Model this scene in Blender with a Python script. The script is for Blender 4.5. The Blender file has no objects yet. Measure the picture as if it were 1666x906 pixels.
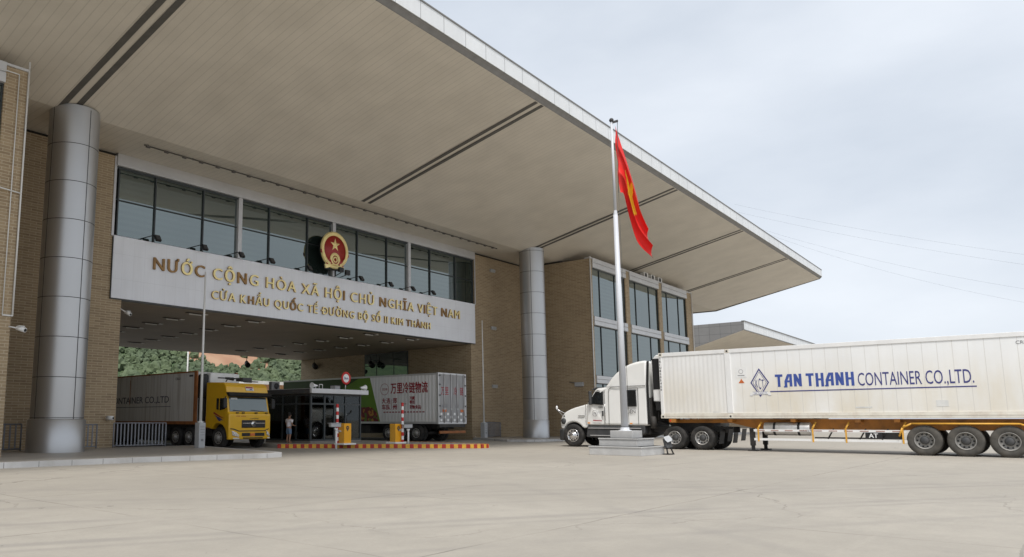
import bpy, bmesh, math, random
from math import radians as R, sin, cos, pi
from mathutils import Vector, Matrix
random.seed(7)
S = bpy.context.scene
C = S.collection

# ------------------------------------------------------------------ camera, world, sun, exposure
cam_d = bpy.data.cameras.new('camera')
cam = bpy.data.objects.new('camera', cam_d); C.objects.link(cam)
cam.location = (0, 0, 1.4)
cam.rotation_euler = (R(90 + 8.079), 0, R(-47.707))
cam_d.sensor_width = 36; cam_d.lens = 26.574
cam_d.shift_x = 0.12296; cam_d.shift_y = 0.0338
cam_d.clip_start = 0.1; cam_d.clip_end = 6000
S.camera = cam

SUN_EL, SUN_AZ = 62, 230          # degrees; azimuth clockwise from +Y
w = bpy.data.worlds.new('World'); S.world = w; w.use_nodes = True
nt = w.node_tree; nt.nodes.clear()
def N(tree, kind, **kw):
    n = tree.nodes.new(kind)
    for k, v in kw.items(): setattr(n, k, v)
    return n
sky = N(nt, 'ShaderNodeTexSky'); sky.sky_type = 'NISHITA'; sky.sun_disc = False
sky.sun_elevation = R(SUN_EL); sky.sun_rotation = R(SUN_AZ)
sky.dust_density = 3.0
tc = N(nt, 'ShaderNodeTexCoord'); mp = N(nt, 'ShaderNodeMapping')
mp.inputs['Scale'].default_value = (1.0, 1.0, 2.6)
nz = N(nt, 'ShaderNodeTexNoise'); nz.inputs['Scale'].default_value = 2.3; nz.inputs['Detail'].default_value = 7; nz.inputs['Roughness'].default_value = .5
rp = N(nt, 'ShaderNodeValToRGB')
rp.color_ramp.elements[0].position = .30; rp.color_ramp.elements[0].color = (6.45, 7.1, 8.0, 1)
rp.color_ramp.elements[1].position = .72; rp.color_ramp.elements[1].color = (9.0, 9.5, 10.2, 1)
mx = N(nt, 'ShaderNodeMixRGB'); mx.inputs[0].default_value = .88
bg = N(nt, 'ShaderNodeBackground'); bg.inputs['Strength'].default_value = .1
ow = N(nt, 'ShaderNodeOutputWorld')
L = nt.links.new
L(tc.outputs['Generated'], mp.inputs['Vector']); L(mp.outputs[0], nz.inputs['Vector']); L(nz.outputs['Fac'], rp.inputs[0])
L(sky.outputs[0], mx.inputs[1]); L(rp.outputs[0], mx.inputs[2]); L(mx.outputs[0], bg.inputs[0]); L(bg.outputs[0], ow.inputs[0])

sd = bpy.data.lights.new('sun', 'SUN'); sun = bpy.data.objects.new('sun', sd); C.objects.link(sun)
sd.energy = 3.0; sd.angle = R(15); sd.color = (1, .965, .915)
dv = Vector((sin(R(SUN_AZ)) * cos(R(SUN_EL)), cos(R(SUN_AZ)) * cos(R(SUN_EL)), sin(R(SUN_EL))))
sun.rotation_euler = dv.to_track_quat('Z', 'Y').to_euler(); sun.location = dv * 200
S.view_settings.view_transform = 'Standard'; S.view_settings.look = 'None'
S.view_settings.gamma = 1; S.view_settings.use_curve_mapping = False
S.view_settings.exposure = 0.08

# ------------------------------------------------------------------ materials
MATS = {}
def base_mat(name):
    m = bpy.data.materials.new(name); m.use_nodes = True
    t = m.node_tree; b = t.nodes['Principled BSDF']
    return m, t, b
def col(c, a=1.0): return (c[0], c[1], c[2], a)
def mat(name, c, rough=.5, metal=0.0, var=.12, scale=3.0, bump=0.0, stretch=(1, 1, 1), dirt=None, dscale=1.2, damt=.5, ior=None, coat=0):
    """principled with colour broken up by noise; dirt = second colour in cloudy streaks"""
    m, t, b = base_mat(name)
    k = t.links.new
    tc = N(t, 'ShaderNodeTexCoord'); mp = N(t, 'ShaderNodeMapping'); mp.inputs['Scale'].default_value = stretch
    k(tc.outputs['Object'], mp.inputs[0])
    nz = N(t, 'ShaderNodeTexNoise'); nz.inputs['Scale'].default_value = scale; nz.inputs['Detail'].default_value = 6
    k(mp.outputs[0], nz.inputs[0])
    rp = N(t, 'ShaderNodeValToRGB'); e = rp.color_ramp.elements
    e[0].position = .3; e[1].position = .7
    e[0].color = col([x * (1 - var) for x in c]); e[1].color = col([min(1, x * (1 + var)) for x in c])
    k(nz.outputs['Fac'], rp.inputs[0]); out = rp.outputs[0]
    if dirt:
        n2 = N(t, 'ShaderNodeTexNoise'); n2.inputs['Scale'].default_value = dscale; n2.inputs['Detail'].default_value = 8; n2.inputs['Roughness'].default_value = .65
        k(mp.outputs[0], n2.inputs[0])
        r2 = N(t, 'ShaderNodeValToRGB'); r2.color_ramp.elements[0].position = .45; r2.color_ramp.elements[1].position = .75
        k(n2.outputs['Fac'], r2.inputs[0])
        ml = N(t, 'ShaderNodeMath', operation='MULTIPLY'); ml.inputs[1].default_value = damt; k(r2.outputs[0], ml.inputs[0])
        mx = N(t, 'ShaderNodeMixRGB'); mx.inputs[2].default_value = col(dirt)
        k(ml.outputs[0], mx.inputs[0]); k(out, mx.inputs[1]); out = mx.outputs[0]
    k(out, b.inputs['Base Color'])
    b.inputs['Roughness'].default_value = rough; b.inputs['Metallic'].default_value = metal
    if ior: b.inputs['IOR'].default_value = ior
    if coat: b.inputs['Coat Weight'].default_value = coat; b.inputs['Coat Roughness'].default_value = .08
    if bump:
        bp = N(t, 'ShaderNodeBump'); bp.inputs['Strength'].default_value = bump; bp.inputs['Distance'].default_value = .02
        k(nz.outputs['Fac'], bp.inputs['Height']); k(bp.outputs[0], b.inputs['Normal'])
    MATS[name] = m
    return m
def bands(t, src, period, width, offset=0.0):
    """1 inside a thin line of a repeating band, 0 elsewhere"""
    k = t.links.new
    a = N(t, 'ShaderNodeMath', operation='ADD'); a.inputs[1].default_value = 1000 * period - offset; k(src, a.inputs[0])
    d = N(t, 'ShaderNodeMath', operation='DIVIDE'); d.inputs[1].default_value = period; k(a.outputs[0], d.inputs[0])
    f = N(t, 'ShaderNodeMath', operation='FRACT'); k(d.outputs[0], f.inputs[0])
    l = N(t, 'ShaderNodeMath', operation='LESS_THAN'); l.inputs[1].default_value = width / period; k(f.outputs[0], l.inputs[0])
    return l.outputs[0]
def xyz(t, kind='Object'):
    tc = N(t, 'ShaderNodeTexCoord'); sp = N(t, 'ShaderNodeSeparateXYZ'); t.links.new(tc.outputs[kind], sp.inputs[0])
    return tc.outputs[kind], sp
def mixc(t, fac, a, b):
    m = N(t, 'ShaderNodeMixRGB')
    for i, v in ((0, fac), (1, a), (2, b)):
        if isinstance(v, (int, float)): m.inputs[i].default_value = v
        elif isinstance(v, tuple): m.inputs[i].default_value = col(v)
        else: t.links.new(v, m.inputs[i])
    return m.outputs[0]
def mul(t, a, v):
    m = N(t, 'ShaderNodeMath', operation='MULTIPLY'); t.links.new(a, m.inputs[0])
    if isinstance(v, (int, float)): m.inputs[1].default_value = v
    else: t.links.new(v, m.inputs[1])
    return m.outputs[0]
def noise(t, vec, scale, detail=5, rough=.5, lo=.35, hi=.65, stretch=None, rot=None):
    k = t.links.new
    if stretch or rot:
        mp = N(t, 'ShaderNodeMapping')
        if stretch: mp.inputs['Scale'].default_value = stretch
        if rot: mp.inputs['Rotation'].default_value = rot
        k(vec, mp.inputs[0]); vec = mp.outputs[0]
    n = N(t, 'ShaderNodeTexNoise'); n.inputs['Scale'].default_value = scale; n.inputs['Detail'].default_value = detail; n.inputs['Roughness'].default_value = rough
    k(vec, n.inputs[0])
    r = N(t, 'ShaderNodeMapRange'); r.inputs['From Min'].default_value = lo; r.inputs['From Max'].default_value = hi
    k(n.outputs['Fac'], r.inputs[0]); return r.outputs[0]

def brick_mat():
    m, t, b = base_mat('tan_brick'); k = t.links.new
    v, sp = xyz(t)
    ad = N(t, 'ShaderNodeMath', operation='ADD'); k(sp.outputs[0], ad.inputs[0]); k(sp.outputs[1], ad.inputs[1])
    cb = N(t, 'ShaderNodeCombineXYZ'); k(ad.outputs[0], cb.inputs[0]); k(sp.outputs[2], cb.inputs[1])
    br = N(t, 'ShaderNodeTexBrick'); k(cb.outputs[0], br.inputs['Vector'])
    br.inputs['Scale'].default_value = 1; br.inputs['Brick Width'].default_value = .52; br.inputs['Row Height'].default_value = .115
    br.inputs['Mortar Size'].default_value = .016; br.inputs['Mortar Smooth'].default_value = .3; br.inputs['Bias'].default_value = -.1
    br.inputs['Color1'].default_value = (.37, .275, .165, 1); br.inputs['Color2'].default_value = (.235, .165, .095, 1)
    br.inputs['Mortar'].default_value = (.52, .43, .31, 1)
    blot = noise(t, cb.outputs[0], 4.0, 4, .6, .35, .7, stretch=(.6, 2.6, 1))
    c1 = mixc(t, mul(t, blot, .55), br.outputs['Color'], (.43, .335, .215))
    big = noise(t, cb.outputs[0], .35, 4)
    c2 = mixc(t, mul(t, big, .18), c1, (.22, .165, .10))
    k(c2, b.inputs['Base Color']); b.inputs['Roughness'].default_value = .75
    bp = N(t, 'ShaderNodeBump'); bp.inputs['Strength'].default_value = .5; bp.inputs['Distance'].default_value = .02
    k(br.outputs['Fac'], bp.inputs['Height']); bp.invert = True; k(bp.outputs[0], b.inputs['Normal'])
    MATS['brick'] = m
brick_mat()

def ground_mat():
    m, t, b = base_mat('yard_concrete'); k = t.links.new
    v, sp = xyz(t)
    c = mixc(t, noise(t, v, .11, 6), (.36, .328, .278), (.44, .403, .345))
    c = mixc(t, mul(t, noise(t, v, 1.3, 8, .7), .5), c, (.30, .275, .238))
    # dark rubber streaks sweeping across the yard, pale scuffs
    st = noise(t, v, 1.0, 6, .6, .52, .78, stretch=(.06, .8, 1), rot=(0, 0, R(38)))
    c = mixc(t, mul(t, st, .3), c, (.22, .205, .19))
    st2 = noise(t, v, 2.2, 5, .6, .60, .78, stretch=(.12, 1.4, 1), rot=(0, 0, R(28)))
    c = mixc(t, mul(t, st2, .3), c, (.52, .475, .40))
    fine = noise(t, v, 17, 8, .85, .32, .68)
    c = mixc(t, mul(t, fine, .36), c, (.25, .23, .20))
    blotch = noise(t, v, .5, 7, .65, .57, .75)
    c = mixc(t, mul(t, blotch, .5), c, (.265, .245, .215))
    # tyre marks: arcs of constant radius about far centres
    for cx, cy, r0, wd, am in ((-43.5, -95.8, 115.0, .15, .42), (-43.5, -95.8, 114.55, .10, .3), (-43.5, -95.8, 116.9, .14, .4), (-43.5, -95.8, 112.9, .13, .25), (-14, -34, 50.5, .2, .25), (60, 70, 78.0, .2, .25), (60, 70, 75.9, .2, .22), (-60, 60, 90.0, .18, .2)):
        dx = N(t, 'ShaderNodeVectorMath', operation='DISTANCE'); dx.inputs[1].default_value = (cx, cy, 0); k(v, dx.inputs[0])
        s = N(t, 'ShaderNodeMath', operation='SUBTRACT'); s.inputs[1].default_value = r0; k(dx.outputs['Value'], s.inputs[0])
        ab = N(t, 'ShaderNodeMath', operation='ABSOLUTE'); k(s.outputs[0], ab.inputs[0])
        mr = N(t, 'ShaderNodeMapRange'); mr.inputs['From Min'].default_value = wd * 1.3; mr.inputs['From Max'].default_value = wd * .4; k(ab.outputs[0], mr.inputs[0])
        c = mixc(t, mul(t, mul(t, mr.outputs[0], noise(t, v, .35, 4, .6, .3, .62)), am), c, (.22, .205, .19))
    # slab joints with patchy wear
    wob = noise(t, v, 1.2, 4, .6, .3, .7)
    def joint(src, period, off):
        wv = N(t, 'ShaderNodeMath', operation='MULTIPLY_ADD'); k(wob, wv.inputs[0]); wv.inputs[1].default_value = .05; k(src, wv.inputs[2])
        return bands(t, wv.outputs[0], period, .035, off)
    jx = joint(sp.outputs[0], 5.1, .9); jy = joint(sp.outputs[1], 4.6, .6)
    mxm = N(t, 'ShaderNodeMath', operation='MAXIMUM'); k(jx, mxm.inputs[0]); k(jy, mxm.inputs[1])
    keep = noise(t, v, .35, 3, .5, .36, .62)
    c = mixc(t, mul(t, mul(t, mxm.outputs[0], keep), .75), c, (.17, .155, .135))
    # cracks, oil drips, grit
    wv = N(t, 'ShaderNodeTexNoise'); wv.inputs['Scale'].default_value = 1.4; wv.inputs['Detail'].default_value = 5; k(v, wv.inputs[0])
    ml2 = N(t, 'ShaderNodeVectorMath', operation='MULTIPLY_ADD'); k(wv.outputs['Color'], ml2.inputs[0]); ml2.inputs[1].default_value = (1.1, 1.1, 0); k(v, ml2.inputs[2])
    vo = N(t, 'ShaderNodeTexVoronoi', feature='DISTANCE_TO_EDGE'); vo.inputs['Scale'].default_value = .13; k(ml2.outputs[0], vo.inputs['Vector'])
    cr = N(t, 'ShaderNodeMath', operation='LESS_THAN'); cr.inputs[1].default_value = .0022; k(vo.outputs['Distance'], cr.inputs[0])
    c = mixc(t, mul(t, mul(t, cr.outputs[0], noise(t, v, .22, 3, .5, .45, .6)), .65), c, (.16, .145, .125))
    dp = noise(t, v, 3.2, 3, .5, .70, .76)
    c = mixc(t, mul(t, mul(t, dp, noise(t, v, .2, 3, .5, .48, .62)), .7), c, (.15, .135, .12))
    sp_ = noise(t, v, 11, 2, .5, .74, .78)
    c = mixc(t, mul(t, sp_, .6), c, (.14, .125, .11))
    k(c, b.inputs['Base Color']); b.inputs['Roughness'].default_value = .82
    bp = N(t, 'ShaderNodeBump'); bp.inputs['Strength'].default_value = .25; bp.inputs['Distance'].default_value = .01
    k(fine, bp.inputs['Height']); k(bp.outputs[0], b.inputs['Normal'])
    MATS['ground'] = m
ground_mat()

def panel_mat(name, c, axis, period, width, line=(.2, .19, .17), lamt=.6, rough=.5, metal=0, var=.06, axis2=None, period2=1, width2=.01, dirt=None, offs=0.0, offs2=0.0, bump=.3, damt=.35, dstretch=(1, 1, .25)):
    """sheet metal with thin joints repeating along an axis (and a second one)"""
    m, t, b = base_mat(name); k = t.links.new
    v, sp = xyz(t)
    n1 = noise(t, v, .6, 5)
    out = mixc(t, n1, tuple(x * (1 - var) for x in c), tuple(min(1, x * (1 + var)) for x in c))
    if dirt:
        dn = noise(t, v, 1.3, 8, .65, .46, .72, stretch=dstretch)
        out = mixc(t, mul(t, dn, damt), out, dirt)
    f = bands(t, sp.outputs[axis], period, width, offs)
    if axis2 is not None:
        f2 = bands(t, sp.outputs[axis2], period2, width2, offs2)
        mm = N(t, 'ShaderNodeMath', operation='MAXIMUM'); k(f, mm.inputs[0]); k(f2, mm.inputs[1]); f = mm.outputs[0]
    out = mixc(t, mul(t, f, lamt), out, line)
    k(out, b.inputs['Base Color']); b.inputs['Roughness'].default_value = rough; b.inputs['Metallic'].default_value = metal
    bp = N(t, 'ShaderNodeBump'); bp.inputs['Strength'].default_value = bump; bp.inputs['Distance'].default_value = .01; bp.invert = True
    k(f, bp.inputs['Height']); k(bp.outputs[0], b.inputs['Normal'])
    MATS[name] = m
    return m

mat('asphalt', (.13, .128, .125), .9, var=.2, scale=6)
mat('kerb_stone', (.50, .49, .47), .7, var=.18, scale=2.5, dirt=(.30, .28, .25), dscale=1.5)
mat('paving', (.36, .33, .29), .45, var=.1, scale=1.2, dirt=(.26, .24, .21), dscale=.8)
panel_mat('soffit', (.67, .62, .535), 0, .34, .035, line=(.36, .33, .28), lamt=.33, rough=.45, var=.05, dirt=(.42, .38, .31), damt=.15, dstretch=(.4, .15, 1))
panel_mat('fascia', (.76, .775, .78), 0, 1.53, .04, line=(.25, .25, .25), lamt=.7, rough=.4, var=.04, dirt=(.60, .60, .59), offs=.15, damt=.3)
mat('fascia_dark', (.19, .185, .175), .5)
mat('strip_dark', (.10, .095, .085), .6)
panel_mat('sign_panel', (.80, .82, .87), 0, .58, .010, line=(.46, .47, .5), lamt=.35, rough=.42, var=.03, axis2=2, period2=1.2, width2=.012, dirt=(.68, .69, .72), offs2=.9, damt=.35, dstretch=(2.5, 2.5, .25))
mat('alu', (.58, .58, .585), .38, .35, var=.05, scale=.8, dirt=(.42, .42, .42), dscale=.7, damt=.3)
mat('alu_frame', (.55, .55, .56), .4, .3, var=.05)
mat('column_metal', (.50, .503, .508), .42, .9, var=.03, scale=.4)
mat('groove', (.06, .06, .06), .7)
mat('frame_dark', (.035, .042, .045), .4, var=.1)
mat('slot_dark', (.07, .06, .048), .8)
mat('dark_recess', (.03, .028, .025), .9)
mat('bldg_grey', (.15, .15, .15), .5, var=.08)
def glass_mat(name, c, ior, rough=.02, ripple=.05, painted_reflections=False):
    m, t, b = base_mat(name); k = t.links.new
    v, sp = xyz(t)
    c2 = mixc(t, noise(t, v, .3, 3), tuple(x * .8 for x in c), tuple(x * 1.2 for x in c))
    if painted_reflections: c2 = mixc(t, mul(t, bands(t, sp.outputs[2], .30, .15), mul(t, noise(t, v, .25, 2, .5, .35, .6), .8)), c2, tuple(x * 2.4 for x in c))  # pale bands paint the soffit's reflected panel lines into the glass colour
    k(c2, b.inputs['Base Color']); b.inputs['Roughness'].default_value = rough; b.inputs['IOR'].default_value = ior; b.inputs['Specular Tint'].default_value = (.84, .93, .91, 1)
    nz = N(t, 'ShaderNodeTexNoise'); nz.inputs['Scale'].default_value = .35; nz.inputs['Detail'].default_value = 1; k(v, nz.inputs[0])
    bp = N(t, 'ShaderNodeBump'); bp.inputs['Strength'].default_value = ripple; bp.inputs['Distance'].default_value = .05; k(nz.outputs['Fac'], bp.inputs['Height']); k(bp.outputs[0], b.inputs['Normal'])
    MATS[name] = m
glass_mat('facade_glass', (.015, .023, .021), 2.8, painted_reflections=True)
glass_mat('truck_glass', (.012, .014, .016), 1.8, ripple=.02)
glass_mat('windscreen', (.06, .07, .075), 2.2, ripple=.02)
def clear_glass(name, tint, amt):
    m, t, b = base_mat(name); k = t.links.new
    t.nodes.remove(b); o = t.nodes['Material Output']
    tr = N(t, 'ShaderNodeBsdfTransparent'); tr.inputs[0].default_value = col(tint)
    gl = N(t, 'ShaderNodeBsdfGlossy'); gl.inputs['Roughness'].default_value = .02; gl.inputs[0].default_value = (.8, .85, .85, 1)
    fr = N(t, 'ShaderNodeFresnel'); fr.inputs[0].default_value = amt
    ms = N(t, 'ShaderNodeMixShader'); k(fr.outputs[0], ms.inputs[0]); k(tr.outputs[0], ms.inputs[1]); k(gl.outputs[0], ms.inputs[2]); k(ms.outputs[0], o.inputs[0])
    MATS[name] = m
clear_glass('booth_glass', (.62, .67, .68), 1.6)
mat('gold', (.98, .77, .36), .4, .3, var=.12, scale=2)
mat('gold_worn', (.33, .19, .07), .5, .3, var=.25, scale=3)
mat('gold_shaded', (.34, .20, .07), .45, .5, var=.1)
mat('red_enamel', (.34, .018, .016), .4, var=.08)
mat('black', (.012, .012, .013), .5, var=.1)
mat('black_rubber', (.022, .021, .020), .85, var=.25, scale=5, dirt=(.10, .09, .08), dscale=3, damt=.5)
mat('tyre_dusty', (.075, .07, .062), .9, var=.2, scale=5, dirt=(.14, .125, .105), dscale=3, damt=.6)
mat('dark_plastic', (.05, .052, .055), .6, var=.15, dirt=(.12, .11, .10), dscale=2, damt=.4)
mat('chassis', (.03, .029, .028), .7, var=.2, dirt=(.09, .075, .06), dscale=2, damt=.5)
mat('chrome', (.72, .72, .73), .22, .9, var=.05)
mat('rim_steel', (.58, .57, .55), .35, .6, var=.12, scale=5, dirt=(.25, .22, .19), dscale=4, damt=.4)
mat('rim_dirty', (.36, .35, .33), .5, .4, var=.15, scale=5, dirt=(.16, .14, .12), dscale=4, damt=.6)
mat('white_paint', (.85, .85, .83), .32, var=.025, scale=1.2, coat=.4)
mat('white_plain', (.82, .82, .81), .5, var=.04)
mat('pole_white', (.60, .62, .66), .4, var=.04, scale=.6)
mat('thin_pole', (.72, .72, .70), .45, var=.05)
mat('plinth', (.52, .52, .515), .6, var=.1, scale=1.6, dirt=(.36, .35, .34), dscale=1.2, damt=.6)
mat('flag_red', (.72, .022, .018), .7, var=.06)
mat('flag_yellow', (.85, .60, .03), .7, var=.05)
mat('yellow_paint', (.72, .41, .012), .3, var=.04, coat=.4)
mat('orange_frame', (.50, .20, .03), .55, var=.15, scale=3, dirt=(.16, .08, .04), dscale=2, damt=.6)
mat('rail_yellow', (.72, .38, .05), .5, var=.1)
mat('rust_orange', (.33, .12, .035), .7, var=.2, scale=3, dirt=(.10, .05, .03), dscale=2)
mat('machine_orange', (.90, .42, .01), .4, var=.03)
mat('kerb_red', (.45, .03, .02), .6, var=.2, scale=6, dirt=(.2, .08, .05), dscale=5, damt=.5)
mat('kerb_yellow', (.75, .43, .04), .6, var=.15, scale=6, dirt=(.35, .22, .1), dscale=5, damt=.5)
mat('boom_red', (.55, .02, .02), .5, var=.08)
mat('tape', (.42, .26, .22), .5)
mat('lamp_red', (.6, .06, .02), .3)
mat('lamp_amber', (.75, .28, .02), .3)
mat('sticker_orange', (.62, .16, .04), .5)
mat('text_blue', (.045, .085, .33), .5, var=.12, scale=4)
mat('text_navy', (.045, .05, .20), .5, var=.1, scale=4)
mat('text_faded', (.085, .088, .115), .6, var=.3, scale=4)
mat('text_red', (.30, .012, .025), .5, var=.1)
mat('text_grey', (.22, .22, .23), .6)
mat('text_dark', (.05, .05, .055), .6)
mat('text_white', (.75, .75, .74), .6)
mat('grey_paint', (.19, .20, .225), .5, var=.08)
mat('grey_box', (.42, .43, .44), .5, var=.08, dirt=(.30, .29, .27), damt=.4)
mat('ac_white', (.70, .69, .66), .5, var=.06)
mat('diffuser', (.62, .61, .57), .4)
mat('lit_tube', (.8, .8, .78), .4)
MATS['lit_tube'].node_tree.nodes['Principled BSDF'].inputs['Emission Color'].default_value = (1, .98, .92, 1)
MATS['lit_tube'].node_tree.nodes['Principled BSDF'].inputs['Emission Strength'].default_value = 1.5
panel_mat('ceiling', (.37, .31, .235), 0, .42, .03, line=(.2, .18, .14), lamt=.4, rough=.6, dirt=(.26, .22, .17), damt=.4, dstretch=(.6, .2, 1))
mat('skin', (.36, .20, .13), .6)
mat('hair', (.012, .010, .009), .6)
mat('shirt', (.70, .66, .68), .8, var=.08, scale=8)
mat('denim', (.13, .20, .30), .85, var=.15, scale=10)
mat('wall_cream', (.55, .45, .32), .8)
mat('wall_orange', (.62, .36, .20), .8)
mat('roof_white', (.7, .7, .68), .6)
mat('paper', (.68, .68, .66), .8)
mat('interior', (.07, .07, .065), .8)
mat('desk', (.20, .18, .16), .6)
panel_mat('cladding', (.205, .20, .195), 1, 1.75, .05, line=(.07, .07, .07), lamt=.8, rough=.45, axis2=2, period2=1.3, width2=.05)

def container_mat(name, c, ribs, lower, upper_amt, zlo, zhi, period, linec, dirt, damt, band=None, rib_amp=0, amt=.85):
    """white insulated box side: vertical seams, grime that settles low down and runs"""
    m, t, b = base_mat(name); k = t.links.new
    v, sp = xyz(t)
    out = mixc(t, noise(t, v, .5, 5), tuple(x * .96 for x in c), tuple(min(1, x * 1.03) for x in c))
    g = N(t, 'ShaderNodeMapRange'); g.inputs['From Min'].default_value = zhi; g.inputs['From Max'].default_value = zlo; k(sp.outputs[2], g.inputs[0])
    nn = noise(t, v, .8, 7, .6, .25, .7, stretch=(1, 1, .3))
    out = mixc(t, mul(t, mul(t, g.outputs[0], nn), amt), out, lower)
    run = noise(t, v, 1.0, 6, .6, .5, .8, stretch=(3, 3, .14))
    out = mixc(t, mul(t, run, damt), out, dirt)
    spk = noise(t, v, 3.5, 8, .7, .66, .76)
    out = mixc(t, mul(t, spk, damt), out, (.24, .12, .05))
    f = bands(t, sp.outputs[1], period, .022, .1)
    out = mixc(t, mul(t, f, .55), out, linec)
    k(out, b.inputs['Base Color']); b.inputs['Roughness'].default_value = .42
    if rib_amp:
        wv = N(t, 'ShaderNodeMath', operation='SINE'); mm = mul(t, sp.outputs[1], 2 * pi / ribs); k(mm, wv.inputs[0]); h = wv.outputs[0]
        bp = N(t, 'ShaderNodeBump'); bp.inputs['Strength'].default_value = rib_amp; bp.inputs['Distance'].default_value = .03; k(h, bp.inputs['Height']); k(bp.outputs[0], b.inputs['Normal'])
    else:
        bp = N(t, 'ShaderNodeBump'); bp.inputs['Strength'].default_value = .3; bp.inputs['Distance'].default_value = .01; bp.invert = True; k(f, bp.inputs['Height']); k(bp.outputs[0], b.inputs['Normal'])
    MATS[name] = m
container_mat('box_white', (.86, .865, .86), .3, (.70, .63, .49), .4, 1.3, 2.7, .50, (.58, .56, .52), (.66, .60, .48), .16)
container_mat('box_white_ribbed', (.85, .85, .84), .21, (.72, .67, .57), .4, 1.3, 2.6, .21, (.74, .73, .71), (.68, .63, .54), .14, rib_amp=.10)
container_mat('box_grey', (.72, .71, .69), .3, (.58, .55, .50), .4, 1.2, 2.2, .62, (.22, .20, .18), (.20, .14, .09), .7)
container_mat('box_silver', (.84, .845, .85), .3, (.68, .66, .63), .4, 1.2, 2.0, .30, (.64, .64, .64), (.36, .34, .32), .4, rib_amp=.35)
mat('door_dirty', (.33, .33, .335), .5, var=.1, scale=2, dirt=(.22, .20, .18), dscale=1.3, damt=.6, stretch=(2.5, 1, .4))
mat('box_green', (.115, .24, .012), .4, var=.08, scale=1)
mat('box_green_dark', (.03, .075, .012), .45, var=.2, scale=1)
def fruit_mat():
    m, t, b = base_mat('fruit_print'); k = t.links.new
    v, sp = xyz(t)
    vo = N(t, 'ShaderNodeTexVoronoi'); vo.inputs['Scale'].default_value = 4.5; k(v, vo.inputs['Vector'])
    rp = N(t, 'ShaderNodeValToRGB'); rp.color_ramp.interpolation = 'CONSTANT'
    e = rp.color_ramp.elements; e[0].color = (.16, .012, .02, 1); e[1].position = .5; e[1].color = (.28, .03, .02, 1)
    for p, c in ((.7, (.42, .22, .03, 1)), (.85, (.10, .16, .02, 1))):
        x = e.new(p); x.color = c
    sc = N(t, 'ShaderNodeSeparateColor'); k(vo.outputs['Color'], sc.inputs[0]); k(sc.outputs[0], rp.inputs[0])
    k(rp.outputs[0], b.inputs['Base Color']); b.inputs['Roughness'].default_value = .5
    MATS['fruit_print'] = m
fruit_mat()
def forest_mat():
    m, t, b = base_mat('forest'); k = t.links.new
    g = N(t, 'ShaderNodeNewGeometry')
    c = mixc(t, noise(t, g.outputs['Position'], .05, 5, .6, .3, .7), (.026, .050, .024), (.09, .122, .05))
    c = mixc(t, mul(t, noise(t, g.outputs['Position'], .35, 4, .7, .35, .7), .7), c, (.13, .16, .095))
    k(c, b.inputs['Base Color']); b.inputs['Roughness'].default_value = .85
    MATS['forest'] = m
forest_mat()
def hill_mat():
    m, t, b = base_mat('hill_soil'); k = t.links.new
    g = N(t, 'ShaderNodeNewGeometry')
    c = mixc(t, noise(t, g.outputs['Position'], .08, 6), (.31, .165, .10), (.38, .235, .15))
    d = mixc(t, noise(t, g.outputs['Position'], .3, 6), (.04, .075, .03), (.075, .115, .045))
    mp = N(t, 'ShaderNodeMapping', vector_type='POINT'); mp.inputs['Location'].default_value = (-CUT[0], -CUT[1], 0); k(g.outputs['Position'], mp.inputs[0])
    sc = N(t, 'ShaderNodeVectorMath', operation='MULTIPLY'); sc.inputs[1].default_value = (1 / CUT[2], 1 / CUT[3], 0); k(mp.outputs[0], sc.inputs[0])
    ln = N(t, 'ShaderNodeVectorMath', operation='LENGTH'); k(sc.outputs[0], ln.inputs[0])
    lt = N(t, 'ShaderNodeMath', operation='LESS_THAN'); lt.inputs[1].default_value = 1.35; k(ln.outputs['Value'], lt.inputs[0])
    k(mixc(t, lt.outputs[0], d, c), b.inputs['Base Color']); b.inputs['Roughness'].default_value = .9
    MATS['hill_soil'] = m
CUT = (250, 345, 25, 10)
hill_mat()

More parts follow.
